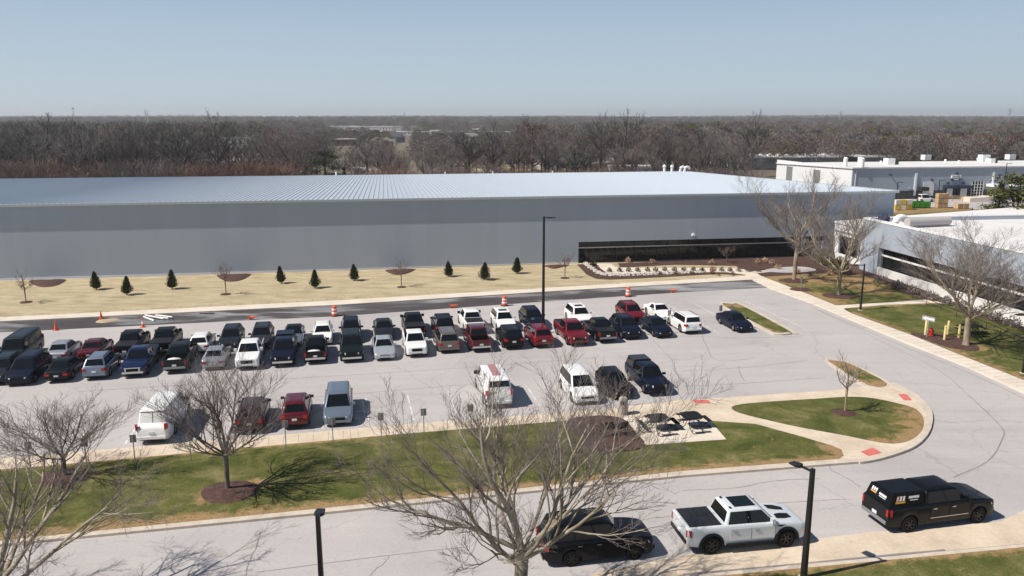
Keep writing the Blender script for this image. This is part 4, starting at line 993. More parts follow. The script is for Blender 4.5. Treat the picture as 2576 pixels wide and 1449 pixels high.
V('pickup_truck','smallpickup',MAROON,(1212,884),NA,'dark red pickup showing its silver rear bumper and open bed',GB,'N',cat='pickup truck',cover='open',rbumper=CHR)
V('parked_suv','boxsuv',BLACK,(1294,877),NA,'small black suv with red tail lights beside the bright red suv',GB,'N',cat='suv')
V('parked_suv','suv',RED,(1369,873),NA,'bright red suv showing its rear, behind the twigs of the big tree',GB,'N',cat='suv')
V('pickup_truck','pickup',RED,(1458,869),NA,'red pickup facing the camera behind the top of the big tree',GB,'S',cat='pickup truck',cover='flat')
V('pickup_truck','smallpickup',BLACK,(1530,861),NA,'black pickup showing its tailgate between the red pickup and the black suv',GB,'N',cat='pickup truck',cover='flat')
V('parked_suv','suv',NAVY,(1594,852),NA,'dark navy suv with bright headlights facing the camera beside the black sedan',GB,'S',cat='suv')
V('parked_sedan','sedan',NAVY,(1673,848),NA,'dark navy sedan with a wide silver-edged grille right of the dark navy suv',GB,'S',chromegrille=False)
V('parked_suv','boxsuv',WHITE,(1744,838),NA,'white boxy suv showing its rear at the right end of the near row',GB,'N',cat='suv')
V('parked_sedan','sedan',NAVY,(1876,834),NA,'dark navy sedan parked alone beside the grassy island',GB,'S')
NC=R(101)
V('cargo_van','van',WHITE,(383,1120),NC-R(3),'white cargo van showing its rear doors at the left of the sidewalk',GC,'N',cat='van',blind=True,dim=dict(L=6.1),mirror=PLAS)
V('parked_suv','suv',BROWN,(628,1094),NC,'dark maroon-brown suv showing its rear behind the small bare tree',GC,'N',cat='suv')
V('parked_suv','suv',paint((.105,.007,.012),.2),(742,1082),NC,'red suv showing its rear beside the blue-grey minivan',GC,'N',cat='suv',railmat=CHR)
V('parked_minivan','minivan',SILBLUE,(851,1075),NC,'blue-grey minivan facing the camera at the sidewalk',GC,'S',cat='minivan',rails=False)
vv,vi=V('cargo_van','van',WHITE,(1257,1029),NC,'white cargo van with a red stripe on its roof behind the big tree',GC,'N',cat='van',mirror=PLAS)
mb=MB(); mb.box(vi['X'](4.6),vi['X'](1.95),-.28,.28,vi['H']+.003,vi['H']+.012); mb.build('roof_stripe',pmat('faded_red_stripe',(.36,.18,.18),.6),vv)
V('parked_minivan','minivan',WHITE,(1478,1020),NC,'white minivan facing the camera behind the big tree',GC,'S',cat='minivan',rails=False)
V('parked_sedan','hatch',BLACK,(1567,1007),NC,'black compact car behind twigs, left of the black pickup with the cap',GC,'S')
V('pickup_truck','smallpickup',NAVY,(1658,998),NC,'black pickup with a square bed cap at the right end of the sidewalk row',GC,'S',cat='pickup truck',cover='cap',capmat=paint((.03,.032,.036)))
# street
def street(name,kind,col,rearw,frontw,label,**k):
    a=G(*rearw); b=G(*frontw); ang=math.atan2(b[1]-a[1],b[0]-a[0]); S=dict(KIND[kind]); S.update(k.get('dim',{}))
    hw=(S['W']/2-.12)*.95
    d=(math.cos(ang),math.sin(ang)); n=(-d[1],d[0])
    m=((a[0]+b[0])/2+n[0]*hw,(a[1]+b[1])/2+n[1]*hw)    # axle midpoint on the centre line
    off_=((S['fw']+S['wb']/2)-S['L']/2)*.95
    return vehicle(name,kind,col,None,ang,label,group='vehicles standing on the near street',center=(m[0]+d[0]*off_,m[1]+d[1]*off_),**k)
street('parked_suv','bigsuv',BLACK,(1421,1425),(1610,1405),'large black suv on the near street behind the big bare tree',cat='suv',dim=dict(H=1.9),doors=[(1.75,2.85),(2.87,3.75)],rim=RIMB)
rap,ri=street('pickup_truck','hugepickup',WGREY,(1780,1393),(1980,1374),'light grey lifted pickup with black hood vents, glass roof panel and folding bed cover',cat='pickup truck',cover='tonneau',rim=RIMB,flares=True,doors=[(1.62,2.78),(2.80,3.86)],rbumper=PLAS,bumper=PLAS,dim=dict(W=2.10))
X=ri['X']; hw=ri['hw']
mb=MB(); mb.box(X(3.45),X(2.42),-.50,.50,ri['H']+.0,ri['H']+.016); mb.build('glass_roof_panel',GLASS,rap)
for sg in (1,-1):
    mb=MB(); mb.box(X(3.72),X(3.62),sg*.52-.09,sg*.52+.09,ri['H']-.02,ri['H']+.012); mb.build('roof_marker',PLAS,rap)
    # hood vents
    mb=MB(); z=lambda s: interp([(0,.98),(.16,1.14),(.74,1.258),(1.48,1.33)],s)
    pts=[(.62,.20),(.55,.50),(.95,.66),(1.38,.66),(1.34,.30),(1.0,.20)]
    vs=[(X(s),sg*y,z(s)+.024+(.03 if y<.5 else .0)) for s,y in pts]; vs+=[(a,b,c-.06) for a,b,c in vs]
    k=len(pts); mb.add(vs,[tuple(range(k)),tuple(range(k,2*k))[::-1]]+[(i,(i+1)%k,k+(i+1)%k,k+i) for i in range(k)])
    ob=mb.build('hood_vent',PLAS,rap); bm=bmesh.new(); bm.from_mesh(ob.data); bmesh.ops.recalc_face_normals(bm,faces=bm.faces[:]); bm.to_mesh(ob.data); bm.free()
    y=sg*hw; mb=MB(); mb.add([(X(1.35),y*1.0,1.12),(X(1.58),y,1.20),(X(1.10),y*.998,1.205),(X(1.35),y+sg*.02,1.12),(X(1.58),y+sg*.02,1.20),(X(1.10),y+sg*.018,1.205)],[(0,1,2),(3,5,4),(0,3,4,1),(1,4,5,2),(2,5,3,0)]); mb.build('fender_vent',PLAS,rap)
    mb=MB(); mb.box(X(4.0),X(1.65),min(sg*(hw-.02),sg*(hw+.10)),max(sg*(hw-.02),sg*(hw+.10)),.40,.47); mb.build('running_board',PLAS,rap)
tun,ti=street('pickup_truck','hugepickup',BLACK,(2277,1338),(2460,1313),'black pickup with a matching bed cap carrying white and yellow lettering',cat='pickup truck',cover='cap',rim=RIMB,capmat=BLACK,blindcap=True,doors=[(1.62,2.78),(2.80,3.86)],rbumper=BUMPG,dim=dict(L=6.2,W=2.03,H=1.98,r=.42,gc=.30,wb=3.98,fw=1.0,bed=(4.22,6.10),ws=(1.5,2.25),rr=(4.02,4.15)))
pl,pr,e0,e1,yb_,yt_,zc_,zt_=ti['S']['capgeo']
WL=pmat('white_vinyl_lettering',(.80,.80,.80),.5); YL=pmat('yellow_vinyl_bar',(.62,.36,.03),.5); RL=pmat('red_white_vinyl_letter',(.75,.45,.43),.5)
def mark(f,a0,a1,t0_,t1_,mat,nv,n_='lettering'):
    ti['patch'](n_,[f(a0,t0_),f(a1,t0_),f(a1,t1_),f(a0,t1_)],nv,mat,th=.004)
sd=lambda s_,t_: pl(s_,t_)
# cap side facing the camera (right side of the truck)
pls=lambda s_,t_: Vector((lerp(e0+.2*t_,e1,s_),-lerp(yb_,yt_,t_),lerp(zc_,zt_-.05,t_)))
nv=ti['nrm'](pls(0,0),pls(1,0),pls(1,1)); nv=ti['outward'](nv,Vector((0,-1,.2)))
for k,m_ in enumerate((RL,WL,WL)): mark(pls,.16+k*.095,.16+k*.095+.06,.46,.86,m_,nv,'letter')
mark(pls,.15,.44,.26,.42,YL,nv,'yellow_bar')
for k in range(9):
    mark(pls,.53+k*.037,.53+k*.037+.028,.60,.80,WL,nv,'letter')
mark(pls,.58,.82,.42,.48,WL,nv,'small_lettering')
nv2=Vector((-1,0,.25))
# cap rear glass lettering
prr=lambda y_,t_: pr(y_,t_)+Vector((-.014,0,.003))
for k in range(3): mark(prr,.70-k*.17,.70-k*.17-.11,.55,.85,WL,nv2,'letter')
mark(prr,.72,.24,.40,.50,YL,nv2,'yellow_bar'); 
for k in range(7): mark(prr,.02-k*.09,.02-k*.09-.065,.50,.68,WL,nv2,'letter')
mark(prr,-.02,-.56,.38,.43,WL,nv2,'small_lettering')
mb=MB(); mb.box(ti['X'](3.86),ti['X'](1.65),-ti['hw']-.02,-ti['hw']-.004,.62,.65); mb.build('side_trim',CHR,tun)

# ------------------------------------------------------------------ street furniture and small things
def light_pole(base,h,arm_ang,label,arm=.55,rb=.085,rt=.055,world=None,head=.65,two=False,group='black parking lot light poles'):
    g=world or G(*base); t=empty('light_pole',(g[0],g[1],0),arm_ang,label,'light pole',group)
    mb=MB(); mb.cyl((0,0),.24,.23,0,.16,16); mb.build('pole_base',M['concrete'],t,smooth=True)
    mb=MB(); mb.box(-rb,rb,-rb,rb,.163,.2); 
    vs=[(sx*q,sy*q,z) for z,q in ((.163,rb),(h,rt)) for sx,sy in ((-1,-1),(1,-1),(1,1),(-1,1))]
    mb=MB(); mb.add(vs,[(0,1,5,4),(1,2,6,5),(2,3,7,6),(3,0,4,7),(4,5,6,7),(3,2,1,0)]); mb.build('pole_shaft',M['black'],t)
    mb=MB(); mb.box(rt,arm,-.035,.035,h-.16,h-.08); mb.build('arm',M['black'],t)
    mb=MB(); a=arm; b=arm+head
    mb.add([(a,-.10,h-.17),(a+.12,-.19,h-.17),(b,-.17,h-.16),(b,.17,h-.16),(a+.12,.19,h-.17),(a,.10,h-.17),(a,-.09,h-.05),(a+.12,-.18,h-.06),(b,-.15,h-.10),(b,.15,h-.10),(a+.12,.18,h-.06),(a,.09,h-.05)],
        [(5,4,3,2,1,0),(6,7,8,9,10,11)]+[(i,(i+1)%6,6+(i+1)%6,6+i) for i in range(6)])
    mb.build('lamp_head',M['black'],t)
    return t
light_pole((1366,838),10.4,R(10),'tall black light pole standing among the cars in the middle of the lot',rb=.12,rt=.08,arm=.25,head=.75)
light_pole((2164,783),4.75,R(178),'black light pole at the corner of the green lawn by the cross path')
light_pole((2573,943),4.75,R(185),'black light pole cut off at the right edge beside the walk')
light_pole(None,4.96,R(120),'black light pole rising from the bottom edge between the two pickups',world=(12.04,29.6),head=.5,rb=.10,rt=.075)
light_pole(None,4.8,R(95),'black light pole rising from the bottom edge at the left',world=(-6.95,26.1),head=.5,rb=.10,rt=.075,arm=.2)
light_pole((1717+165,511),5.2,R(0),'black light pole by the shipping yard near the stone base',world=GD(2253,172))
light_pole((1717,511),5.2,R(0),'black light pole by the shipping yard near the blue container',world=GD(2358,178))
light_pole((1717,511),9.0,R(0),'taller black light pole in front of the shipping building behind the spruce',world=GD(2520,176),rb=.1)
def post_sign(base,top,label,group,w_=.34,hh=.45,mat=None,rot=R(12)):
    g=G(*base); dy=g[1]; h=HZ(dy,top) if top>5 else top
    t=empty('post_sign',(g[0],g[1],.1),rot,label,'sign',group)
    mb=MB(); mb.box(-.025,.025,-.02,.02,0,h-.1); mb.build('post',M['galv'] if mat is None else M['galv'],t)
    mb=MB(); mb.box(-w_/2,w_/2,.022,.034,h-.1-hh,h-.1); mb.build('sign_plate',SIGNB,t)
    return t
SIGNB=pmat('sign_back_grey_brown',(.36,.32,.29),.6)
SG='parking signs along the edge of the long lawn'
where=['behind the left bare tree twigs near the left edge','behind the twigs of the small left tree','left of the white cargo van','in the shadow of the cargo van','between the small tree and the brown suv','in front of the red suv','in front of the blue-grey minivan','right of the blue-grey minivan','at the left tips of the big bare tree','left of the van with the red roof stripe']
for i,(x,yb,yt) in enumerate([(80,1196,1112),(220,1183,1104),(341,1169,1094),(482,1164,1090),(595,1152,1072),(721,1142,1058),(839,1130,1051),(960,1116,1039),(1067,1101,1028),(1185,1090,1018)]):
    post_sign((x,yb),yt,'grey sign on a thin post '+where[i],SG)
for x,yb,yt,l in ((1341,830,800,'small post sign between the rows beside the navy suv at the light pole'),(1623,822,786,'small post sign between the red suv and the navy sedan'),(1683,822,780,'small post sign at the nose of the white coupe'),(1812,806,768,'small post sign behind the lone navy sedan, left one'),(1840,803,768,'small post sign behind the lone navy sedan beside the island grass')):
    post_sign((x,yb),yt,l,'small signs between the parking rows',w_=.3,hh=.55)
ORG=pmat('orange_plastic',(.80,.10,.03),.5); REFW=pmat('reflective_white',(.80,.78,.76),.4)
def drum(b,label):
    g=G(*b); t=empty('traffic_drum',(g[0],g[1],.006),0,label,'traffic drum','orange and white traffic drums')
    mb=MB(); mb.lathe([(.36,0),(.36,.08),(.31,.085)],18); mb.build('base_ring',M['black'],t,smooth=True)
    prof=[(.29,.09,0),(.28,.28,0),(.28,.281,1),(.265,.45,1),(.265,.451,0),(.25,.60,0),(.25,.601,1),(.235,.77,1),(.235,.771,0),(.22,.93,0),(.14,1.0,0)]
    mb=MB(); n=18; mb.lathe([(r_,z) for r_,z,_ in prof],n)
    mi=[]
    for j in range(len(prof)-1): mi+=[prof[j+1][2] if prof[j][2]==prof[j+1][2] else prof[j+1][2]]*n
    mi+=[0,0]; mb.m=mi; mb.build('barrel',[ORG,REFW],t,smooth=True)
for b,l in (((842,795),'orange and white drum on the dark strip, leftmost of the three'),((1269,769),'orange and white drum on the dark strip left of the tall light pole'),((1580,746),'orange and white drum on the dark strip behind the red suv')): drum(b,l)
def cone(b,label,lying=False,white=False,h=.75):
    g=G(*b); t=empty('traffic_cone',(g[0],g[1],.006),0,label,'traffic cone','traffic cones on the dark strip')
    Mx=Matrix.Identity(4)
    if lying: Mx=Matrix.Translation((0,0,.18))@Matrix.Rotation(R(78),4,'Y')
    mb=MB(); mb.box(-.19,.19,-.19,.19,0,.04,M=Mx); mb.build('cone_base',ORG if not white else ORG,t)
    mb=MB(); mb.lathe([(.15,.042),(.105,.30),(.085,.42),(.055,.60),(.03,h)],14,M=Mx); 
    if white: mb.m=[0 if i//14 in(0,3) else 1 for i in range(14*4)]+[0,0]
    mb.build('cone_body',[ORG,REFW],t,smooth=True)
cone((141,831),'upright red-orange cone at the left on the near edge of the dark strip',h=.9)
cone((255,802),'red-orange cone standing on the sand pile')
cone((360,823),'white and orange tubular cone by the white pipes',white=True,h=.9)
cone((628,804),'orange cone lying on its side on the dark strip, left one',lying=True)
cone((1133,775),'red cone lying on its side in the middle of the dark strip',lying=True)
cone((1688,736),'orange cone lying on its side near the right end of the dark strip',lying=True)
# white pipes, sand, grate
for i,(a,b) in enumerate((((362,799),(388,809)),((366,797),(412,806)),((376,799),(424,803)),((392,797),(434,802)))):
    A=G(*a); B=G(*b); o_=MB(); o_.tube([(A[0],A[1],.09+.08*(i%2)),(B[0],B[1],.09+.08*(i%2))],.08,8)
    ob=o_.build('white_pipe',M['white'],smooth=True); tag(ob,['shortest white pipe lying nearest the tubular cone','white pipe lying in the pile beside the cone, second','long white pipe in the pile on the dark strip','white pipe at the far right of the pile'][i],'pipe','white pipes piled on the dark strip')
def mound(name,pts,h,mat,label=None,cat=None,kind=None,z0=.1,seed=1,rings=7):
    P=[G(*p) for p in catmull(pts,4)]; cx_=sum(p[0] for p in P)/len(P); cy_=sum(p[1] for p in P)/len(P)
    vs=[];fs=[];n=len(P)
    for r_ in range(rings):
        t=r_/(rings-1)
        for x,y in P:
            X_=lerp(x,cx_,t*.98); Y_=lerp(y,cy_,t*.98)
            z=z0-.03+h*(1-(1-t)**2)+(.12*h*mnoise.noise(Vector((X_*2,Y_*2,seed))) if r_ else -.05)
            vs.append((X_,Y_,z))
    for r_ in range(rings-1):
        for i in range(n): fs.append((r_*n+i,r_*n+(i+1)%n,(r_+1)*n+(i+1)%n,(r_+1)*n+i))
    fs.append(tuple((rings-1)*n+i for i in range(n)))
    ob=mkobj(name,mkmesh(name,vs,fs,mat,smooth=True,angle=180)); tag(ob,label,cat,kind=kind); return ob
SAND=nmat('sandy_dirt',[(.3,(.34,.27,.18)),(.7,(.48,.39,.27))],scale=2)
mound('sand_pile',[(236,812),(246,805),(290,800),(305,802),(300,807),(262,813)],.14,SAND,'low tan sand pile on the dark strip near the left edge','sand pile',z0=.01)
mb=MB(); A=G(501,790); mb.box(A[0],A[0]+1.4,A[1],A[1]+.35,.006,.03); tag(mb.build('drain_grate',M['black']),'black drain grate at the edge of the pale walk','drain grate')
# mulch half ovals by the wall and mulch rings
for k,(x0,x1,yy,bt,l) in enumerate(((70,173,704,726,'leftmost'),(543,637,690,712,'second from the left'),(966,1050,678,695,'third from the left'),(1362,1437,668,679,'nearest the glass band'))):
    sl_=-.026; mound('mulch_mound_at_wall',[(x0,yy+2+1),(lerp(x0,x1,.15),bt-5),(lerp(x0,x1,.4),bt),(lerp(x0,x1,.75),bt-5),(x1,yy+.5),(lerp(x0,x1,.5),yy+1)],.28,M['mulch'],kind='structure',seed=k)
def ring(px,py,r_,name='mulch_ring',sx_=1.0,h=.12,z0=.12):
    g=G(px,py); vs=[];fs=[];n=20
    for j,(q,z) in enumerate(((1,-.08),(.85,.5),(.4,.9),(.02,1))):
        for i in range(n):
            a=2*math.pi*i/n; w_=1+.10*mnoise.noise(Vector((math.cos(a)*2+px,math.sin(a)*2,1)))
            vs.append((g[0]+r_*q*w_*sx_*math.cos(a),g[1]+r_*q*w_*math.sin(a),z0+h*z))
    for j in range(3):
        for i in range(n): fs.append((j*n+i,j*n+(i+1)%n,(j+1)*n+(i+1)%n,(j+1)*n+i))
    fs.append(tuple(3*n+i for i in range(n)))
    ob=mkobj(name,mkmesh(name,vs,fs,M['mulch'],smooth=True,angle=180)); tag(ob,kind='structure')
for px,py,r_ in ((66,763,.55),(568,743,.5),(1010,725,.45),(1421,702,.5),(1996,709,1.5),(2014,731,1.1),(2112,747,1.6),(2121,1043,.75),(578,1243,1.35),(165,1206,1.25)): ring(px,py,r_,sx_=1.15 if r_<2 else 1)
slab('mulch_ring',[(2290,838),(2330,838),(2413,846),(2462,872),(2450,882),(2389,874),(2340,858)],.15,M['mulch'],smooth=3)
# conifers on the dormant lawn
CG='small conifers on the tan lawn'
def conifer(b,top,wpx,label,lean=0):
    g=G(*b); h=HZ(g[1],top); wm=wpx/ (FPX/(g[1]*cp+CAM_H*sp))
    rnd=random.Random(int(b[0])); t=empty('conifer',(g[0],g[1],.10),rnd.uniform(0,6),label,'conifer',CG)
    mb=MB(); mb.cyl((0,0),.05,.03,0,h*.3,6); mb.build('trunk',M['wood_dark'],t)
    mb=MB()
    for k in range(1500):
        u=rnd.random()**1.25; z=.08*h+.92*h*u
        prof=(math.sin(min(1,(u+.06)/.28)*math.pi/2))*(1-u)**.72*1.12
        rr=wm/2*prof*rnd.uniform(.45,1.08)+.01; a=rnd.uniform(0,2*math.pi)
        rr*=1+.2*math.sin(a*3+u*7)
        p=Vector((rr*math.cos(a)+lean*u,rr*math.sin(a),z)); d=Vector((math.cos(a)*.5,math.sin(a)*.5,1)).normalized()
        s_=Vector((-math.sin(a),math.cos(a),0)); L_=rnd.uniform(.10,.22); w2=rnd.uniform(.03,.06)
        mb.add([p-s_*w2,p+s_*w2,p+d*L_+s_*w2*.3,p+d*L_-s_*w2*.3],[(0,1,2,3)])
    mb.build('foliage',M['needle_dark'],t)
pos=['leftmost','second from the left, standing nearer the walk','third from the left','fourth from the left, left of two','fifth from the left, close to the fourth','sixth from the left beside the third mulch bed','seventh, just right of the third mulch bed','eighth, wide and standing nearer the walk','rightmost, left of the tall light pole']
for i,(b,tp,w_) in enumerate((((243,731),688,26),((320,744),700,28),((434,729),683,28),((708,715),674,24),((793,727),684,27),((892,708),669,25),((1129,698),662,23),((1218,706),665,32),((1300,690),652,26))):
    conifer(b,tp,w_,'small dark conifer on the tan lawn, '+pos[i],lean=-.12)
# rocks in the swale, shrubs
rk=MB(); rnd=random.Random(3)
cl=catmull([(1474,667),(1490,680),(1510,691),(1545,695.5),(1620,693),(1700,690),(1768,686.5)],10,closed=False)
for k in range(620):
    i=rnd.randrange(len(cl)); x,y=cl[i]; g=G(x+rnd.uniform(-5,5),y+rnd.uniform(-3.2,3.2)); s_=rnd.uniform(.10,.22)
    c_=Vector((g[0],g[1],.15+s_*.3)); vs=[c_+Vector((rnd.uniform(.6,1)*s_*a,rnd.uniform(.6,1)*s_*b_,rnd.uniform(.4,.8)*s_*c2)) for a,b_,c2 in ((1,0,0),(0,1,0),(-1,0,0),(0,-1,0),(0,0,1),(0,0,-1))]
    rk.add(vs,[(0,1,4),(1,2,4),(2,3,4),(3,0,4),(1,0,5),(2,1,5),(3,2,5),(0,3,5)])
tag(rk.build('river_rock',M['rock']),'band of pale river rock curving through the dark mulch bed','rock bed',kind='stuff')
def shrub(name,px,py,r_,h,mat,label,cat,group,n=160,z0=.15,leaf=.05,up=.3):
    g=G(px,py,z0); rnd=random.Random(int(px*7+py)); mb=MB()
    for k in range(n):
        a=rnd.uniform(0,6.283); u=rnd.random(); q=rnd.random()**.4
        th=math.acos(1-u); p=Vector((r_*q*math.sin(th)*math.cos(a),r_*q*math.sin(th)*math.sin(a),h*.1+h*.85*q*math.cos(th)))
        d=Vector((rnd.gauss(0,1),rnd.gauss(0,1),rnd.gauss(0,1)+up)).normalized(); s_=d.cross(Vector((rnd.gauss(0,1),rnd.gauss(0,1),rnd.gauss(0,1)))).normalized()
        L_=leaf*rnd.uniform(1,2.4); w2=leaf*rnd.uniform(.4,.8)
        mb.add([p-s_*w2,p+s_*w2,p+d*L_],[(0,1,2)])
    ob=mb.build(name,mat,loc=(g[0],g[1],z0)); tag(ob,label,cat,group); return ob
for k in range(17):
    x=1534+k*23.3+rnd.uniform(-2,2); shrub('round_shrub',x,683.5-1.5*math.sin(k/17*3)+rnd.uniform(-.6,.6),.36,.62,M['needle_dark'] if k<13 else M['twig_red'],'small round shrub in the row edging the entry walk','shrub','round shrubs edging the entry walk',n=170,leaf=.07)
for x,y in ((1660,688),(1700,687.5),(1740,687),(1790,687),(1806,690),(1843,690)): shrub('round_shrub',x,y+2,.3,.45,M['twig_red'],'low reddish shrub in front of the row of round shrubs','shrub','low reddish shrubs in the mulch',n=120,leaf=.07)
DRYG=nmat('dry_ornamental_grass',[(.3,(.34,.22,.14)),(.7,(.50,.36,.25))],scale=4)
for x,y in ((1580,660),(1640,663),(1790,664),(1905,664),(1942,665),(1957,677),(2005,688),(2085,692),(2140,690),(1925,660),(1795,686)): shrub('dry_grass_tuft',x,y,.45,.7,DRYG,'tuft of dry ornamental grass in the mulch by the glass band','ornamental grass','dry grass tufts in the mulch',n=110,leaf=.10,up=2.5)
shrub('entry_shrub',1492,668,.45,.8,M['needle_dark'],'dark green shrub where the entry walk meets the black glazing','shrub',None,n=220,leaf=.09)
for x,y,s_ in ((2075,668,1.15),(2112,690,1.1)): shrub('green_shrub',x,y,s_,2.4,M['needle_yel'],'yellow-green shrub '+('left' if x<2100 else 'right')+' of two behind the second pale-barked tree','shrub','yellow-green shrubs by the link building',n=600,leaf=.14)
# shrubs along the office foundation
rnd=random.Random(9)
for k in range(9):
    t=k/8; x=2215+t*330; y=712+t*108
    shrub('bare_foundation_shrub',x,y,.8+rnd.uniform(-.2,.3),1.0,M['twig'],'leafless shrub in the mulch along the pale low wall of the office','shrub','leafless shrubs along the office wall',n=260,leaf=.10,up=1.6)
mb=MB(); A=Vector((*G(2120,700),.62)); pts=[(2210,716),(2330,770),(2480,832),(2600,885)]
mb.tube([Vector((*G(*p),.75)) for p in pts],.03,6); mb.tube([Vector((*G(*p),.45)) for p in pts],.02,6)
for p in catmull(pts,4,closed=False): g=G(*p); mb.cyl(g,.025,.025,.05,.77,6)
tag(mb.build('railing',M['black']),'low black railing along the foundation bed of the office','railing')
# hydrant, bollards, arrow sign, table
HR=pmat('hydrant_red',(.50,.02,.02),.45)
g=G(2341,848); t=empty('fire_hydrant',(g[0],g[1],.14),0,'red fire hydrant in mulch between the arrow sign and yellow bollards','fire hydrant')
mb=MB(); mb.lathe([(.20,0),(.20,.06),(.13,.065),(.13,.50),(.17,.505),(.17,.55),(.14,.60),(.08,.70),(.03,.74)],16); mb.build('barrel',HR,t,smooth=True)
mb=MB(); mb.tube([(-.26,0,.40),(.26,0,.40)],.065,10); mb.build('outlet',HR,t); mb=MB(); mb.tube([(0,-.27,.36),(0,0,.36)],.085,10); mb.build('outlet',HR,t)
YEL=pmat('cream_yellow_bollard',(.72,.60,.26),.5)
for (b,tp,l) in (((2327,846),804,'yellow bollard nearest the arrow sign'),((2375,859),823,'yellow bollard standing nearest the walk'),((2383,845),811,'yellow bollard standing farthest back in the group'),((2411,854),821,'yellow bollard beside the big tree trunk')):
    g=G(*b); h=HZ(g[1],tp); mb=MB(); mb.lathe([(.10,0),(.10,h-.05),(.07,h),(.02,h+.03)],14); tag(mb.build('bollard',YEL,loc=(g[0],g[1],.13),smooth=True),l,'bollard','yellow bollards round the hydrant')
g=G(2331,852); t=empty('direction_sign',(g[0],g[1],.14),R(-55),'white arrow sign on a thin post beside the first yellow bollard','sign')
mb=MB(); mb.box(-.03,.03,-.03,.03,0,1.75); mb.build('post',M['galv'],t)
mb=MB(); mb.box(-.55,.55,-.05,-.033,1.45,1.85); sp_=mb.build('sign_plate',M['galv'],t)
mb=MB(); mb.add([(-.52,-.054,1.65),(-.2,-.054,1.48),(-.2,-.054,1.57),(.5,-.054,1.57),(.5,-.054,1.73),(-.2,-.054,1.73),(-.2,-.054,1.82)],[(0,1,2),(2,3,4,5),(0,2,5),(0,5,6)]); mb.build('arrow',M['white'],sp_)
BLT=pmat('black_coated_steel',(.012,.012,.013),.7,spec=.2)
def picnic(px,py,label,rz=R(12),s_=1.0):
    g=G(px,py); t=empty('picnic_table',(g[0],g[1],.15),rz,label,'picnic table','black metal picnic tables')
    mb=MB(); a=.62*s_; c_=.16
    P_=[(-a+c_,-a),(a-c_,-a),(a,-a+c_),(a,a-c_),(a-c_,a),(-a+c_,a),(-a,a-c_),(-a,-a+c_)]
    mb.add([(x,y,.72) for x,y in P_]+[(x,y,.77) for x,y in P_],[tuple(range(8))[::-1],tuple(range(8,16))]+[(i,(i+1)%8,8+(i+1)%8,8+i) for i in range(8)]); mb.build('table_top',BLT,t)
    for k in range(4):
        Mx=Matrix.Rotation(k*math.pi/2,4,'Z'); mb=MB(); mb.box(-.50*s_,.50*s_,.92*s_,1.20*s_,.43,.47,M=Mx); mb.build('seat',BLT,t)
        mb=MB(); q=lambda v:[tuple(Mx@Vector(p)) for p in v]
        for sx_ in (-.35,.35):
            mb.tube(q([(sx_*.6,.25,.72),(sx_,.55,.25),(sx_,.9,.06),(sx_,1.2,.03)]),.022,6); mb.tube(q([(sx_,.6,.18),(sx_,1.06,.43)]),.022,6)
        mb.tube(q([(-.35,1.18,.03),(.35,1.18,.03)]),.022,6)
        mb.build('leg_frame',BLT,t)
picnic(1655,1085,'black metal picnic table on the pale pad, the left one of two',s_=.98)
picnic(1737,1079,'black metal picnic table on the pale pad, the right one of two',s_=.98)
picnic(2442,843,'black metal picnic table on the green lawn behind the big tree trunk',s_=1.1)
g=G(1567,1046); t=empty('litter_bin',(g[0],g[1],.12),R(-20),'stone litter bin with a domed lid beside the sidewalk','litter bin')
STN=nmat('exposed_aggregate',[(.3,(.30,.26,.22)),(.7,(.46,.41,.36))],scale=12,fine=40,fine_amt=.3)
mb=MB(); mb.lathe([(.30,0),(.30,.66),(.27,.67)],24); mb.build('bin_body',STN,t,smooth=True)
mb=MB(); mb.lathe([(.28,.675),(.29,.70),(.29,.98),(.25,1.10),(.14,1.18),(.02,1.2)],24); mb.build('domed_lid',STN,t,smooth=True)
mb=MB(); mb.box(-.13,.13,-.31,-.2,.74,.95); mb.build('flap',M['black'],t)
# dark bench on the mulch mound
g=G(1545,1106); t=empty('park_bench',(g[0],g[1],.2),R(6),'dark slatted bench on the mulch mound seen from behind','bench')
for z in (.42,): 
    mb=MB(); 
    for k in range(4): mb.box(-.85,.85,.06+k*.12,.15+k*.12,z,z+.035)
    mb.build('seat',BLT,t)
mb=MB()
for k in range(4): mb.box(-.85,.85,.0-.02*k,.03-.02*k,.52+k*.11,.60+k*.11)
mb.build('backrest',BLT,t)
for sx_ in (-.75,.75):
    mb=MB(); mb.box(sx_-.03,sx_+.03,-.05,.0,0,.95); mb.box(sx_-.03,sx_+.03,.45,.5,0,.415); mb.box(sx_-.03,sx_+.03,.003,.55,.62,.66); mb.build('leg_frame',BLT,t)
# shipping yard things
def yard(px,py): g=G(px,py); return g
GRN=pmat('green_dumpster_paint',(.06,.27,.02),.5); BLU=pmat('blue_container_paint',(.02,.16,.42),.5); YLW=pmat('yellow_bags',(.62,.45,.06),.6); WBG=pmat('white_bags',(.70,.64,.56),.7)
def dumpster(px,py,L_,W_,h,mat,label,name='dumpster',cat='dumpster',rz=R(9)):
    g=G(px,py); t=empty(name,(g[0],g[1],.03),rz,label,cat); mb=MB(); th=.08
    mb.box(-L_/2,L_/2,0,th,.2,h); mb.box(-L_/2,L_/2,W_-th,W_,.2,h); mb.box(-L_/2,-L_/2+th,th,W_-th,.2,h); mb.box(L_/2-th,L_/2,th,W_-th,.2,h); mb.box(-L_/2+th,L_/2-th,th,W_-th,.2,.3); mb.build('bin_body',mat,t)
    for k in range(5):
        mb=MB(); x=lerp(-L_/2+.3,L_/2-.3,k/4); mb.box(x-.06,x+.06,-.06,-.003,.2,h); mb.build('rib',mat,t)
    for x in (-L_/2+.4,L_/2-.4):
        mb=MB(); mb.box(x-.1,x+.1,.1,W_-.1,0,.197); mb.build('skid',M['black'],t)
dumpster(2310,525,5.6,2.2,1.35,GRN,'green open-top dumpster in the yard in front of the shipping building')
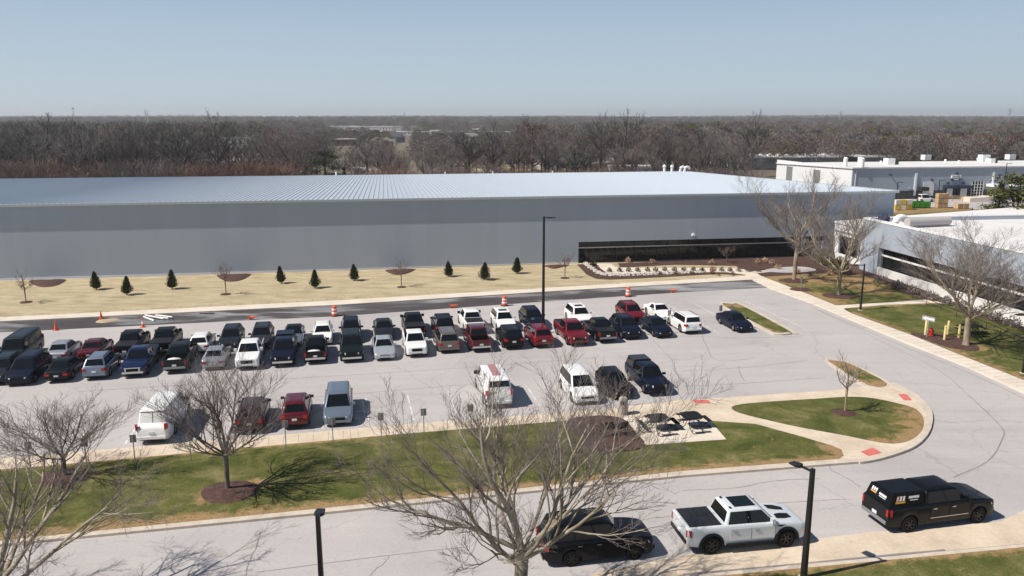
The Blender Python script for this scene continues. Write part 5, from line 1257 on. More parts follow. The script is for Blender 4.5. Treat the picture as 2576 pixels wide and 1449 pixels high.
dumpster(2364,499,2.6,1.8,1.35,BLU,'blue container at the left end of the timber ramp fence','container','container')
def crates(px,py,cols,nx,nz,sz_,label,cat,name):
    g=G(px,py); k=0; rnd=random.Random(px)
    for i in range(nx):
        for j in range(nz):
            m_=cols[(i+j)%len(cols)]; mb=MB(); w_=sz_*.46; z0=.03+j*sz_*.86
            mb.box(-w_,w_,-w_,w_,z0+.12,z0+sz_*.84); 
            for q in (-.8,0,.8): mb.box(q*w_-.05,q*w_+.05,-w_,w_,z0,z0+.117)
            ob=mb.build(name,m_,loc=(g[0]+i*sz_,g[1]+.14*i*sz_,0),rz=R(9)+rnd.uniform(-.08,.08)); tag(ob,label,cat,label.split(',')[0])
crates(2254,529,[YLW,WBG],3,2,1.25,'stacked yellow and white bulk bag, left of the green dumpster','bulk bag','bulk_bag')
crates(2248,523,[ORG],3,1,1.1,'orange barrier block behind the yellow bulk bags','barrier block','barrier_block')
crates(2360,524,[M['wood']],2,3,1.2,'stacked timber pallet crate, right of the green dumpster','crate','pallet_crate')
crates(2410,526,[M['wood']],2,1,1.35,'low timber crate standing apart at the grass edge','crate','timber_crate')
g=G(2376,506); t=empty('timber_fence',(g[0],g[1],0),R(-4),'raw timber fence along the dock ramp','fence')
for k in range(7):
    mb=MB(); mb.box(k*1.7-.06,k*1.7+.06,-.06,.06,0,1.25-k*.04); mb.build('post',M['wood'],t)
for z in (.45,.85,1.2):
    mb=MB(); mb.add([(0,-.10,z),(10.2,-.10,z-.28),(10.2,-.065,z-.28),(0,-.065,z),(0,-.10,z+.14),(10.2,-.10,z-.14),(10.2,-.065,z-.14),(0,-.065,z+.14)],[(0,3,2,1),(4,5,6,7),(0,1,5,4),(1,2,6,5),(2,3,7,6),(3,0,4,7)]); mb.build('rail',M['wood'],t)
g=G(2440,509); mb=MB(); mb.add([(0,0,0),(9,0,0),(9,3,0),(0,3,0),(0,0,.9),(9,0,1.4),(9,3,1.4),(0,3,.9)],[(0,3,2,1),(4,5,6,7),(0,1,5,4),(1,2,6,5),(2,3,7,6),(3,0,4,7)])
tag(mb.build('loading_ramp',M['concrete_pale'],loc=(g[0],g[1],.02),rz=R(8)),'pale concrete loading ramp right of the timber fence','ramp')
g=G(2330,508); rt_,_i=vehicle('utility_cart','hatch',WHITE,None,R(9),'white utility cart parked by the dark stone base',cat='cart',center=(g[0],g[1]),dim=dict(L=3.6,W=1.6,H=1.9))
rb=MB(); rnd=random.Random(5)
for k in range(60):
    g=G(2290+rnd.uniform(0,95)*1.0,551+rnd.uniform(-3,5)); s_=rnd.uniform(.25,.6); c_=Vector((g[0],g[1],.06+s_*.3))
    vs=[c_+Vector((rnd.uniform(.6,1)*s_*a,rnd.uniform(.6,1)*s_*b_,rnd.uniform(.5,.9)*s_*c2)) for a,b_,c2 in ((1,0,0),(0,1,0),(-1,0,0),(0,-1,0),(0,0,1),(0,0,-1))]
    rb.add(vs,[(0,1,4),(1,2,4),(2,3,4),(3,0,4),(1,0,5),(2,1,5),(3,2,5),(0,3,5)])
tag(rb.build('rubble',M['rock']),'heap of pale rubble in the yard grass beyond the office roof','rubble',kind='stuff')
# short sign post by the first big right tree, sprinkler heads
post_sign((2014,731),696,'small white sign on a thin post in a mulch ring near the pale-barked trees','garden signs')

# ------------------------------------------------------------------ bare trees
def add_tube(V_,F_,pts,rads,n):
    b=len(V_); up=Vector((0,0,1)); k=len(pts)
    prev=None
    for i,p in enumerate(pts):
        d=(pts[min(i+1,k-1)]-pts[max(i-1,0)])
        if d.length<1e-6: d=Vector((0,0,1))
        d.normalize(); a=d.cross(Vector((.3,.8,.52))); 
        if a.length<.1: a=d.cross(Vector((1,0,0)))
        a.normalize(); c=d.cross(a)
        for j in range(n):
            t=2*math.pi*j/n; V_.append(tuple(p+(a*math.cos(t)+c*math.sin(t))*rads[i]))
    for i in range(k-1):
        for j in range(n): F_.append((b+i*n+j,b+i*n+(j+1)%n,b+(i+1)*n+(j+1)%n,b+(i+1)*n+j))
def bare_tree_mesh(seed,H,spread,tr,fork,limbs=6,levels=4,kids=(6,6,5,5),up=.25,wig=.16,twig_r=.006,lean=(0,0),sides=(10,8,5,4,3),rmul=.55,droop=0.0,flare=True,leader=True,bottom=.0,lratio=.58,ang=(24,50)):
    rnd=random.Random(seed); A=([],[]); B=([],[]); T=([],[])
    def grow(p,d,L,r,lv):
        nseg=max(3,int(6-lv*.6)); pts=[p.copy()]; rads=[r]; seg=L/nseg; dd=d.copy()
        for i in range(nseg):
            dd=(dd+Vector((rnd.gauss(0,wig),rnd.gauss(0,wig),rnd.gauss(0,wig)+up*(.35 if lv>0 else .2)-droop*lv*.05))).normalized()
            p=p+dd*seg; pts.append(p.copy()); rads.append(max(twig_r*.5,r*(1-(i+1)/nseg*(.62 if lv<levels else .8))))
        tgt=A if lv==0 else (B if lv<=2 else T)
        add_tube(tgt[0],tgt[1],pts,rads,sides[min(lv,len(sides)-1)])
        if lv>=levels: return
        nk=kids[min(lv,len(kids)-1)]
        for k in range(nk):
            t=(k+rnd.uniform(.3,.9))/nk; t=.22+.78*t; t=min(.985,t)
            i=min(nseg-1,int(t*nseg)); f=t*nseg-i; q=pts[i].lerp(pts[i+1],f); rr=rads[i]+(rads[i+1]-rads[i])*f
            ax_=(pts[i+1]-pts[i]).normalized(); side=ax_.cross(Vector((rnd.gauss(0,1),rnd.gauss(0,1),rnd.gauss(0,1)))).normalized()
            an=R(rnd.uniform(*ang)); nd_=(ax_*math.cos(an)+side*math.sin(an)).normalized()
            if nd_.z<-.25 and lv<2: nd_.z*=-.3; nd_.normalize()
            grow(q,nd_,L*rnd.uniform(lratio-.12,lratio+.12)*(1-.25*t),max(twig_r,rr*rnd.uniform(.5,.72)),lv+1)
    # trunk
    top=Vector((lean[0],lean[1],fork)); tp=[Vector((0,0,-.1)),Vector((0,0,.25)),Vector((lean[0]*.3,lean[1]*.3,fork*.5)),top]
    add_tube(A[0],A[1],tp,[tr*(1.5 if flare else 1.1),tr*1.08,tr*.9,tr*.82],12)
    a0=rnd.uniform(0,6.28)
    for k in range(limbs):
        a=a0+2*math.pi*k/limbs*1.0+rnd.uniform(-.35,.35)
        vert=(k==0 and leader)
        tilt=R(6) if vert else R(rnd.uniform(28,62))
        rlen=(H-fork)*(.62 if vert else .55); hl=spread/2*.62/max(.35,math.sin(tilt)) if not vert else rlen
        L=min(hl,(H-fork)*.75) if not vert else rlen
        z=fork*rnd.uniform(.82,1.0) if not vert else fork
        p=Vector((lean[0]*z/fork,lean[1]*z/fork,z-.05)) if k<limbs*.6 else tp[2].lerp(top,rnd.uniform(.3,1))
        d=Vector((math.cos(a)*math.sin(tilt),math.sin(a)*math.sin(tilt),math.cos(tilt)))
        grow(p,d,L,tr*rnd.uniform(rmul-.08,rmul+.08)*(1.15 if vert else 1),1)
    return A,B,T
def put_tree(name,loc,meshes,mats,label,cat,group=None,rz=0,scale=1.0,parts=('trunk','limb','twig')):
    t=empty(name,(loc[0],loc[1],loc[2] if len(loc)>2 else .1),rz,label,cat,group); t.scale=(scale,)*3
    names=('trunk','limbs','twigs')
    for (v,f),m_,n_ in zip(meshes,mats,names):
        if v: mkobj(n_,mkmesh(n_,v,f,m_,smooth=True,angle=180),t)
    return t
def fit(me,H,W_,fz):
    T=me[2][0]; zs=max(v[2] for v in T); xs=sorted(v[0] for v in T); wr=xs[int(len(xs)*.985)]-xs[int(len(xs)*.015)]
    q0=W_/wr; s=H/zs
    for V_,F_ in me:
        for i,(x,y,z) in enumerate(V_):
            q=1+(q0-1)*max(0,min(1,z/fz)); V_[i]=(x*q,y*q,z*s)
# the big pale-barked tree in front of the camera
big=bare_tree_mesh(17,11.4,12.0,.24,3.3,limbs=11,levels=5,kids=(0,7,6,5,4),up=.36,wig=.12,twig_r=.0055,lean=(.2,.1),sides=(12,9,6,4,3,3),rmul=.32,lratio=.56,ang=(20,44))
fit(big,11.3,9.7,3.3)
g0=GD(1306,26.0)
put_tree('bare_tree',(g0[0],g0[1],.1),big,(M['bark_syc'],M['bark_syc'],M['twig']),'big pale-barked leafless tree rising from the bottom edge near the centre','tree','bare trees around the lot',rz=R(40))
lb=bare_tree_mesh(23,9.6,11.5,.20,2.4,limbs=9,levels=5,kids=(0,6,6,5,4),up=.26,wig=.11,twig_r=.006,lean=(.1,0),sides=(12,9,6,4,3,3),rmul=.42,lratio=.56,ang=(20,46))
fit(lb,9.0,10.4,2.4)
g1=GD(-10,25.5); put_tree('bare_tree',(g1[0],g1[1],.1),lb,(M['bark_syc'],M['bark_syc'],M['twig']),'leafless tree in the bottom left corner with branches cut off by the frame','tree','bare trees around the lot',rz=R(10))
def tree_at(base,top,wpx,label,seed,fork_f,mats,limbs=6,levels=4,kids=(0,6,6,5,4),tr=None,rz=0,z0=.1,**k):
    g=G(*base); h=HZ(g[1],top); s_=FPX/(g[1]*cp+(CAM_H-h/2)*sp); wm=wpx/s_
    me=bare_tree_mesh(seed,h,wm,tr or h*.022,h*fork_f,limbs=limbs,levels=levels,kids=kids,**k)
    zs=max(max(v[2] for v in me[2][0]),.1); xs=sorted(v[0] for v in me[2][0]); wr=xs[int(len(xs)*.985)]-xs[int(len(xs)*.015)]
    ys_=sorted(v[1] for v in me[2][0]); wr2=ys_[int(len(ys_)*.985)]-ys_[int(len(ys_)*.015)]
    sxy=wm/((wr+wr2)/2); szz=h/zs
    fz=h*fork_f
    for V_,F_ in me:
        for i,(x,y,z) in enumerate(V_):
            q=1+(sxy-1)*max(0,min(1,z/fz)); V_[i]=(x*q,y*q,z*szz)
    return put_tree('bare_tree',(g[0],g[1],z0),me,mats,label,'tree','bare trees around the lot',rz)
GREYT=(M['bark_grey'],M['bark_grey'],M['twig']); TANT=(M['bark_tan'],M['bark_tan'],M['twig']); REDT=(M['bark_grey'],M['bark_grey'],M['twig_red'])
tree_at((574,1238),886,285,'small leafless tree in a mulch ring on the long lawn, left of the middle',6,.31,GREYT,limbs=11,levels=4,kids=(0,8,7,5),up=.60,wig=.08,tr=.10,twig_r=.0055,rmul=.42,ang=(20,42))
tree_at((165,1205),984,270,'small leafless tree on the long lawn near the left edge',8,.28,GREYT,limbs=10,levels=4,kids=(0,7,7,5),up=.34,wig=.11,tr=.10,twig_r=.0055,rmul=.40,ang=(22,46))
tree_at((1997,707),415,225,'tall pale-barked leafless tree left of two by the entry patio',14,.33,TANT,limbs=8,levels=4,kids=(0,8,7,6),up=.56,wig=.12,tr=.20,twig_r=.008,rmul=.38,lean=(.1,0),ang=(20,42))
tree_at((2108,746),470,230,'pale-barked leafless tree right of two by the link building',15,.22,TANT,limbs=8,levels=4,kids=(0,8,7,6),up=.54,wig=.12,tr=.165,twig_r=.008,rmul=.36,ang=(20,42))
tree_at((2429,871),540,330,'big leafless tree with root flare beside the yellow bollards',31,.28,TANT,limbs=10,levels=5,kids=(0,7,6,6,4),up=.36,wig=.12,tr=.23,twig_r=.0065,rmul=.34,ang=(20,44))
tree_at((2125,1041),884,84,'thin young tree in a mulch ring on the teardrop lawn',41,.42,TANT,limbs=6,levels=3,kids=(0,5,5),up=.8,wig=.10,tr=.045,twig_r=.004,z0=.2)
for i,(b,tp,w_) in enumerate((((66,763),672,50),((569,742),653,48),((1010,724),648,44),((1421,701),630,44),((1828,664),616,40))):
    tree_at(b,tp,w_,'thin reddish sapling on the tan lawn, '+['at the left edge','in front of the second mulch bed','in front of the third mulch bed','just right of the tall light pole','in the mulch before the black glazing'][i],50+i,.40,REDT,limbs=6,levels=3,kids=(0,5,5),up=.9,wig=.10,tr=.035,twig_r=.0045)
# yard evergreens at the right edge
def spruce(px,Dp,h,wd,label,mat,seed,n=2600,kind='spruce',z0=0,name='evergreen_tree',group='evergreens at the right edge'):
    g=GD(px,Dp); rnd=random.Random(seed); t=empty(name,(g[0],g[1],z0),rnd.uniform(0,6),label,'evergreen tree',group)
    mb=MB(); mb.cyl((0,0),h*.02,h*.006,0,h*.95,7); mb.build('trunk',M['wood_dark'],t)
    mb=MB(); tiers=int(h*2.2)
    for k in range(n):
        if kind=='spruce':
            u=rnd.random()**1.3; R_=wd/2*(1-u)**.85; z=h*(.06+.93*u); a=rnd.choice(range(9))*.698+rnd.gauss(0,.22)+int(u*tiers)*.5; q=rnd.random()**.6
            r_=R_*q*(1+.25*math.sin(a*5+u*20)); z-=r_*.25
        else:
            a=rnd.uniform(0,6.28); c=rnd.choice(range(9)); u=.25+.75*((c+.5)/9); R_=wd/2*math.sin(min(1,(1-u)*1.6+.25)*1.57)
            ca=c*2.4; q=rnd.random()**.5; r0=R_*.6
            z=h*u+rnd.gauss(0,h*.035); r_=0
            x_=r0*math.cos(ca)+rnd.gauss(0,wd*.14); y_=r0*math.sin(ca)+rnd.gauss(0,wd*.14)
        p=Vector((r_*math.cos(a),r_*math.sin(a),z)) if kind=='spruce' else Vector((x_,y_,z))
        d=Vector((rnd.gauss(0,.5)+math.cos(a),rnd.gauss(0,.5)+math.sin(a),rnd.gauss(-.1,.4))).normalized(); s_=d.cross(Vector((0,0,1))).normalized()
        L_=rnd.uniform(.25,.6)*h/9; w2=rnd.uniform(.08,.18)*h/9
        mb.add([p-s_*w2,p+s_*w2,p+d*L_+s_*w2*.2,p+d*L_-s_*w2*.2],[(0,1,2,3)])
    mb.build('foliage',mat,t); return t
spruce(2500,116,9.6,6.6,'dark spruce behind the office roof near the right edge',M['needle'],1)
spruce(2472,119,4.6,5.5,'low dark evergreen beside the spruce with a whitish gap',M['needle'],2)
spruce(2545,112,10.6,8.6,'yellow-green pine cut off by the right edge',M['needle_yel'],3,kind='pine',n=5200)
spruce(2516,113,6.4,8.0,'lower yellow-green pine in front of the spruce at the right edge',M['needle_yel'],4,kind='pine',n=2400)

# ------------------------------------------------------------------ woods beyond the buildings
VAR=[]
for s_,(H_,W_,fk) in enumerate(((16,11,.30),(15,10,.34),(17,12,.25),(14,9,.38),(16,13,.22),(18,10,.42))):
    me=bare_tree_mesh(100+s_,H_,W_,.24,H_*fk,limbs=7,levels=4,kids=(0,6,5,4),up=.42,wig=.13,twig_r=.026,sides=(6,5,3,3,3),rmul=.6)
    fit(me,H_,W_,H_*fk)
    tv=mkmesh('trunk',me[0][0]+me[1][0],me[0][1]+[tuple(i+len(me[0][0]) for i in f) for f in me[1][1]],M['wood_dark'])
    VAR.append((tv,me[2],H_,{}))
def brushmesh(seed,H_,W_,n):
    rnd=random.Random(seed); V_,F_=[],[]
    for k in range(n):
        a=rnd.uniform(0,6.28); r0=rnd.uniform(0,W_*.30); p=Vector((r0*math.cos(a),r0*math.sin(a),0)); d=Vector((math.cos(a)*rnd.uniform(.1,.6),math.sin(a)*rnd.uniform(.1,.6),1)).normalized(); L_=H_*rnd.uniform(.6,1)
        pts=[p]; 
        for i in range(3): d=(d+Vector((rnd.gauss(0,.14),rnd.gauss(0,.14),rnd.gauss(0,.05)))).normalized(); p=p+d*L_/3; pts.append(p)
        add_tube(V_,F_,pts,[.04,.03,.022,.012],3)
        for i in range(5):
            q=pts[1].lerp(pts[3],rnd.random()); e=(d+Vector((rnd.gauss(0,.6),rnd.gauss(0,.6),rnd.gauss(0,.3)))).normalized()
            add_tube(V_,F_,[q,q+e*L_*.15,q+e*L_*.28],[.022,.018,.010],3)
    return V_,F_
BR=[brushmesh(200+k,5.5,5.5,120) for k in range(2)]
TW={'grey':M['wood_grey'],'purple':M['wood_purple'],'red':M['brush_red'],'yellow':M['bud_yellow'],'dark':M['wood_dark'],'pale':M['wood_pale']}
BRM={}
def far_tree(px,D,h,tone,var,label,group,squash=1.0):
    tv,tw,H_,cache=VAR[var]; g=GD(px,D)
    if tone not in cache: cache[tone]=mkmesh('twigs',tw[0],tw[1],TW[tone],smooth=True,angle=180)
    t=empty('bare_tree',(g[0],g[1],-.3),random.uniform(0,6.28),label,'tree',group); s_=h/H_; t.scale=(s_*squash,s_*squash,s_)
    mkobj('trunk',tv,t); mkobj('twigs',cache[tone],t)
def far_brush(px,D,h,tone,label,group,w_=1.0):
    k=random.randrange(2)
    if (k,tone) not in BRM: BRM[(k,tone)]=mkmesh('brush',BR[k][0],BR[k][1],TW[tone])
    g=GD(px,D); o_=mkobj('brush_thicket',BRM[(k,tone)],None,(g[0],g[1],-.3),random.uniform(0,6.28)); s_=h/5.5; o_.scale=(s_*w_,s_*w_,s_); tag(o_,label,'brush',group)
rnd=random.Random(77)
LG='grey leafless trees behind the hall at the left'; MG='leafless trees beyond the hall roof in the middle'; RG='purple-brown leafless trees behind the hall at the right'
# named tall ones
for px,D,h,tn,v,sq,l in ((555,205,21.8,'dark',5,.85,'tallest bare tree, rising above the horizon left of the middle'),(600,215,16.5,'dark',0,.9,'dark bare tree right of the tallest left tree'),(120,230,20.6,'dark',2,1.2,'broad bare tree standing above the horizon at the left'),
    (750,205,15.8,'purple',4,1.25,'broad rounded reddish tree left of the dark evergreen'),(1338,250,20.2,'dark',2,1.0,'tall bare tree right of the middle with a wide fork'),(1240,240,18.8,'dark',1,.9,'bare tree with a straight dark trunk left of the wide-forked tree'),
    (1510,262,22,'dark',5,.75,'tall slim bare tree, left one of the pair above the horizon'),(1565,255,22,'dark',2,.85,'tall slim bare tree, right one of the pair above the horizon'),(1684,240,17.0,'dark',4,1.0,'bare tree with a broad v-shaped fork behind the roof vents'),
    (1890,262,22.5,'dark',5,.8,'lone tall bare tree above the horizon behind the grey storage building'),(1470,245,16.5,'dark',0,.9,'bare tree leaning left of the slim pair'),(1180,235,15.6,'dark',3,.9,'bare tree above the tan field'),
    (2205,330,16.0,'dark',3,.9,'dark bare tree behind the white roof of the shipping building'),(2345,330,17.0,'purple',1,.9,'dark-stemmed bare tree beyond the shipping roof units'),(985,225,14.5,'purple',0,.9,'bare tree by the gable-roofed house'),(1745,265,16.0,'dark',3,.8,'bare tree right of the roof vents')):
    far_tree(px,D,h,tn,v,l,'tall landmark trees beyond the hall',sq)
def rows_(n,x0,x1,D0,D1,h0,h1,tones,label,group,brush=False):
    for k in range(n):
        px=x0+(x1-x0)*(k+rnd.uniform(.1,.9))/n; D=rnd.uniform(D0,D1); tn=rnd.choice(tones)
        if brush: far_brush(px,D,rnd.uniform(h0,h1),tn,label,group,rnd.uniform(1,1.5))
        else: far_tree(px,D,rnd.uniform(h0,h1),tn,rnd.randrange(6),label,group,rnd.uniform(.85,1.15))
rows_(70,-60,480,205,285,15.5,19.2,['grey','grey','pale','purple','dark'],'grey leafless tree in the dense stand behind the hall at the left',LG)
rows_(9,480,660,230,290,11,13.5,['grey','purple'],'leafless tree between the grey roofs and the tall tree left of the middle',LG)
rows_(12,655,820,225,275,14.0,16.5,['grey','purple'],'leafless tree around the broad reddish tree',LG)
rows_(22,860,1290,225,300,8.5,13.5,['purple','grey','pale','grey'],'thin leafless tree beyond the roof in the middle',MG)
rows_(56,1290,1880,228,320,12.0,16.8,['purple','purple','grey','pale'],'purple-brown leafless tree beyond the roof at the right',RG)
rows_(34,1850,2640,335,430,11.0,15.5,['purple','purple','purple','grey'],'purple-brown leafless tree beyond the shipping building','purple-brown leafless trees beyond the shipping building')
BG='red-brown brush along the back of the hall'
rows_(44,-40,450,188,202,6.6,9.6,['red','red','purple','grey'],'red-brown brush right behind the hall at the left',BG,True)
rows_(26,455,720,190,203,6.8,9.0,['red','red'],'red-brown brush right behind the hall left of the evergreen',BG,True)
rows_(34,860,1900,205,225,4.8,7.2,['purple','red'],'low brown brush beyond the roof edge',BG,True)
for k in range(13):
    spruce(1942+k*10+rnd.uniform(-4,4),rnd.uniform(336,348),rnd.uniform(6.2,8.2),rnd.uniform(5,8),'yellow-green bush behind the storage building roof',M['needle_yel'],500+k,n=260,kind='pine',name='evergreen_bush',group='yellow-green bushes behind the storage building')
for k in range(11):
    spruce(2135+k*13+rnd.uniform(-5,5),rnd.uniform(338,352),rnd.uniform(5.8,7.8),rnd.uniform(5,8),'yellow-green bush behind the white shipping roof',M['needle_yel'] if k%3 else M['needle'],540+k,n=260,kind='pine',name='evergreen_bush',group='yellow-green bushes behind the shipping building')
spruce(822,196,10.8,8.5,'dark evergreen right behind the hall roof left of the middle',M['needle'],11,n=3000,kind='pine',group=None)
spruce(868,198,6.8,3.8,'small dark evergreen behind the hall beside the larger one',M['needle'],12,n=900,group=None)
spruce(1905,330,8.5,7,'dull green evergreen above the storage building',M['needle'],13,n=900,kind='pine',group=None)
spruce(2133,345,11,6,'dark conifer above the shipping roof among bare trees',M['needle'],14,n=900,group=None)
# fallen-pale snags by the road
for px,hh in ((2303,6.6),(2390,6.2)):
    me=bare_tree_mesh(int(px),hh,3.5,.22,hh*.5,limbs=4,levels=2,kids=(0,3),up=.5,twig_r=.05); g=GD(px,325)
    put_tree('dead_tree',(g[0],g[1],-.3),me,(M['bark_syc'],M['bark_syc'],M['bark_syc']),'pale dead tree stub beyond the shipping roof, '+('left' if px<2350 else 'right')+' one','tree',None)
# houses and low buildings seen through the trees
ROOFG=pmat('grey_shingle_roof',(.26,.25,.245),.8); ROOFD=pmat('dark_shingle_roof',(.12,.11,.11),.8); BRK=pmat('brick_wall',(.22,.12,.09),.85); TANW=pmat('tan_wall',(.42,.36,.24),.8); GRYW=pmat('grey_wall',(.25,.26,.27),.7)
def house(px,D,w_,d_,h,label,wallm,roofm,rz=0,roof='gable',name='house',z0=-.3,cat='house'):
    g=GD(px,D); t=empty(name,(g[0],g[1],z0),rz,label,cat)
    mb=MB(); mb.box(-w_/2,w_/2,0,d_,0,h); mb.build('wall',wallm,t)
    if roof=='gable':
        mb=MB(); e=.5; rh=min(d_,w_)*.28
        mb.add([(-w_/2-e,-e,h+.01),(w_/2+e,-e,h+.01),(w_/2+e,d_+e,h+.01),(-w_/2-e,d_+e,h+.01),(-w_/2-e,d_/2,h+rh),(w_/2+e,d_/2,h+rh)],[(0,1,5,4),(2,3,4,5),(0,4,3),(1,2,5),(3,2,1,0)]); mb.build('roof',roofm,t)
    else:
        mb=MB(); mb.box(-w_/2-.3,w_/2+.3,-.3,d_+.3,h+.003,h+.5); mb.build('roof',roofm,t)
    nw=max(2,int(w_/4))
    for k in range(nw):
        mb=MB(); x=-w_/2+(k+.5)*w_/nw; mb.box(x-.6,x+.6,-.06,-.003,h*.4,h*.75); mb.build('window',M['glassdark'],t)
    return t
for a in ((588,520,23,40,6.0,'large low grey-roofed building seen between the tall trees left of the middle',M['plinth'],ROOFG,.1,'flat'),
    (495,300,14,9,3.2,'tan house among trees left of the tallest tree',TANW,ROOFG,.3,'gable'),(470,330,12,9,3.2,'pale house at the edge of the dense grey stand',M['plinth'],ROOFG,-.2,'gable'),(640,300,16,9,3.4,'brick house right of the two dark trees',BRK,ROOFG,.2,'gable'),(528,340,13,8,3.1,'pale-walled house behind the tallest tree',M['plinth'],ROOFD,.0,'gable'),
    (1007,640,24,17,4.2,'wide house with a pale-edged gable roof in the middle distance',GRYW,ROOFD,R(80),'gable'),(870,560,15,12,4.2,'brick building with a pale flat roof right of the evergreen',BRK,M['membrane'],.2,'flat'),
    (1435,285,12,8,4.2,'grey house half hidden by trees right of the tan field',GRYW,ROOFG,.1,'gable'),(1585,290,12,9,5.5,'tall grey house behind the slim pair of trees',GRYW,ROOFD,.3,'gable'),(1500,275,20,8,3.2,'low tan building behind the roof edge right of the middle',TANW,ROOFD,.05,'flat'),(1590,268,14,6,2.8,'white shed at the roof edge left of the vents',M['white'],M['membrane'],.05,'flat'),
    (2082,390,17,10,5.8,'tan house above the storage building roof',TANW,ROOFG,.1,'gable'),(905,262,5,3,2.6,'small white truck box parked at the roof edge beside the evergreen',M['white'],M['white'],.0,'flat'),(1905,470,20,10,3.6,'grey low house at the far right behind trees',GRYW,ROOFG,.1,'gable'),
    (2330,420,44,10,3.2,'long brown low building beyond the shipping roof',BRK,ROOFD,.05,'flat'),(1395,300,10,8,4,'small pale house behind the wide-forked tree',M['plinth'],ROOFG,.4,'gable')):
    house(*a)
FBG=[(862,1250,40,20,6,'long white building on the far plain left of the middle'),(935,1150,62,30,6.5,'long flat-roofed building with a row of conifers behind it'),(1130,900,150,25,3.6,'very long low white building across the middle distance'),(527,1200,90,30,4.0,'long pale building on the far plain at the left'),
     (1415,1050,14,12,6.5,'small white building on the far plain right of the middle'),(1548,1250,105,30,5.5,'long white-roofed building behind the slim pair of trees'),(2145,1150,180,30,6,'very long white building on the far plain at the right'),(1735,1200,40,20,7,'tan and white building on the rise at the right'),(1850,1150,26,15,6,'pale low building left of the tall lone tree'),(1966,1050,18,14,8,'dark blue building on the far plain at the right'),(1010,1350,90,20,4,'pale strip of buildings behind the row of conifers'),(1180,1500,60,20,5,'pale buildings below the far ridge in the middle')]
for i,(px,D,w_,d_,h,l) in enumerate(FBG):
    house(px,D,w_,d_,h,l,M['plinth'] if i!=9 else M['navy'],M['membrane'],R(4),'flat',name='distant_building',cat='building')
for k in range(46):
    D=rnd.uniform(340,1500); px=rnd.choice((rnd.uniform(480,700),rnd.uniform(820,1900),rnd.uniform(820,1650),rnd.uniform(1700,2500)))
    g=GD(px,D); t=empty('distant_house',(g[0],g[1],-.3),rnd.uniform(0,3),'small pale-roofed house half lost among the far bare trees','house','small houses scattered through the far woods')
    w_=rnd.uniform(8,16); h=rnd.uniform(3,7); d_=rnd.uniform(7,11)
    mb=MB(); mb.box(-w_/2,w_/2,0,d_,0,h); mb.build('wall',rnd.choice((M['plinth'],TANW,BRK,GRYW,M['white'])),t)
    mb=MB(); e=.5; mb.add([(-w_/2-e,-e,h+.01),(w_/2+e,-e,h+.01),(w_/2+e,d_+e,h+.01),(-w_/2-e,d_+e,h+.01),(-w_/2-e,d_/2,h+2.4),(w_/2+e,d_/2,h+2.4)],[(0,1,5,4),(2,3,4,5),(0,4,3),(1,2,5),(3,2,1,0)]); mb.build('roof',rnd.choice((ROOFG,M['membrane'],ROOFG,ROOFD)),t)
# tan field and road
slab('field',[(1180,437),(1200,418),(1300,414),(1345,420),(1340,440)],-.2,M['tanlawn'],zb=-.5)
slab('far_road',[(1250,443),(1255,434),(1345,430),(1350,438)],-.15,M['asphalt'],zb=-.5)
slab('far_parking',[(885,440),(890,422),(960,420),(1000,438)],-.16,M['asphalt'],zb=-.5)
# masts
def mast(px,D,top,label,kind):
    g=GD(px,D); h=HZ(D,top); t=empty('radio_mast',(g[0],g[1],-.3),.3,label,'mast')
    w_=.9
    for sx_,sy_ in ((-1,-1),(1,-1),(0,1)):
        mb=MB(); mb.tube([(sx_*w_,sy_*w_,0),(sx_*.35,sy_*.35,h)],.22,4); mb.build('leg',M['galv'],t)
    mb=MB(); 
    for k in range(int(h/4)):
        q=lerp(w_,.35,k*4/h); q2=lerp(w_,.35,(k+1)*4/h); mb.tube([(-q,-q,k*4),(q2,-q2,k*4+4)],.1,3); mb.tube([(q,-q,k*4),(0,q2,k*4+4)],.1,3)
    mb.build('bracing',M['galv'],t)
    if kind=='antenna':
        mb=MB(); mb.box(-2,2,-1,1,h-2.5,h-.5); mb.build('antenna_panel',M['galv'],t)
    if kind=='pylon':
        for z in (.72,.82,.92):
            mb=MB(); mb.box(-5,5,-.3,.3,h*z,h*z+.6); mb.build('cross_arm',M['galv'],t)
mast(189,1500,270,'slim antenna mast on the horizon at the far left','antenna'); mast(369,1300,275,'left one of two masts on the horizon at the left',''); mast(374,1310,277,'right one of two masts on the horizon at the left',''); mast(1018,1700,281,'mast on the horizon left of the middle','')
mast(2111,1500,279,'lattice pylon on the horizon right of the tall lone tree','pylon'); mast(2535,1400,271,'lattice pylon on the horizon near the right edge','pylon')
# distant woods: one mass of tree crowns, built as instances of three small crowns
def crown(seed,n,mat):
    rnd_=random.Random(seed); mb=MB()
    for k in range(n):
        a=rnd_.uniform(0,6.28); u=rnd_.random(); q=rnd_.random()**.5
        z=.25+.75*u; r_=.48*math.sin(min(1,(1-u)*1.5+.15)*1.57)*q
        p=Vector((r_*math.cos(a),r_*math.sin(a),z)); d=Vector((math.cos(a)*.8*q+rnd_.gauss(0,.5),math.sin(a)*.8*q+rnd_.gauss(0,.5),.8)).normalized(); s_=d.cross(Vector((rnd_.gauss(0,1),rnd_.gauss(0,1),.1))).normalized()
        L_=rnd_.uniform(.045,.11); w2=rnd_.uniform(.006,.014)
        mb.add([p-s_*w2,p+s_*w2,p+d*L_],[(0,1,2)])
    mb.cyl((0,0),.02,.012,0,.7,4)
    return mkmesh('crown_source',mb.v,mb.f,mat)
srcs=bpy.data.collections.new('crown_sources')
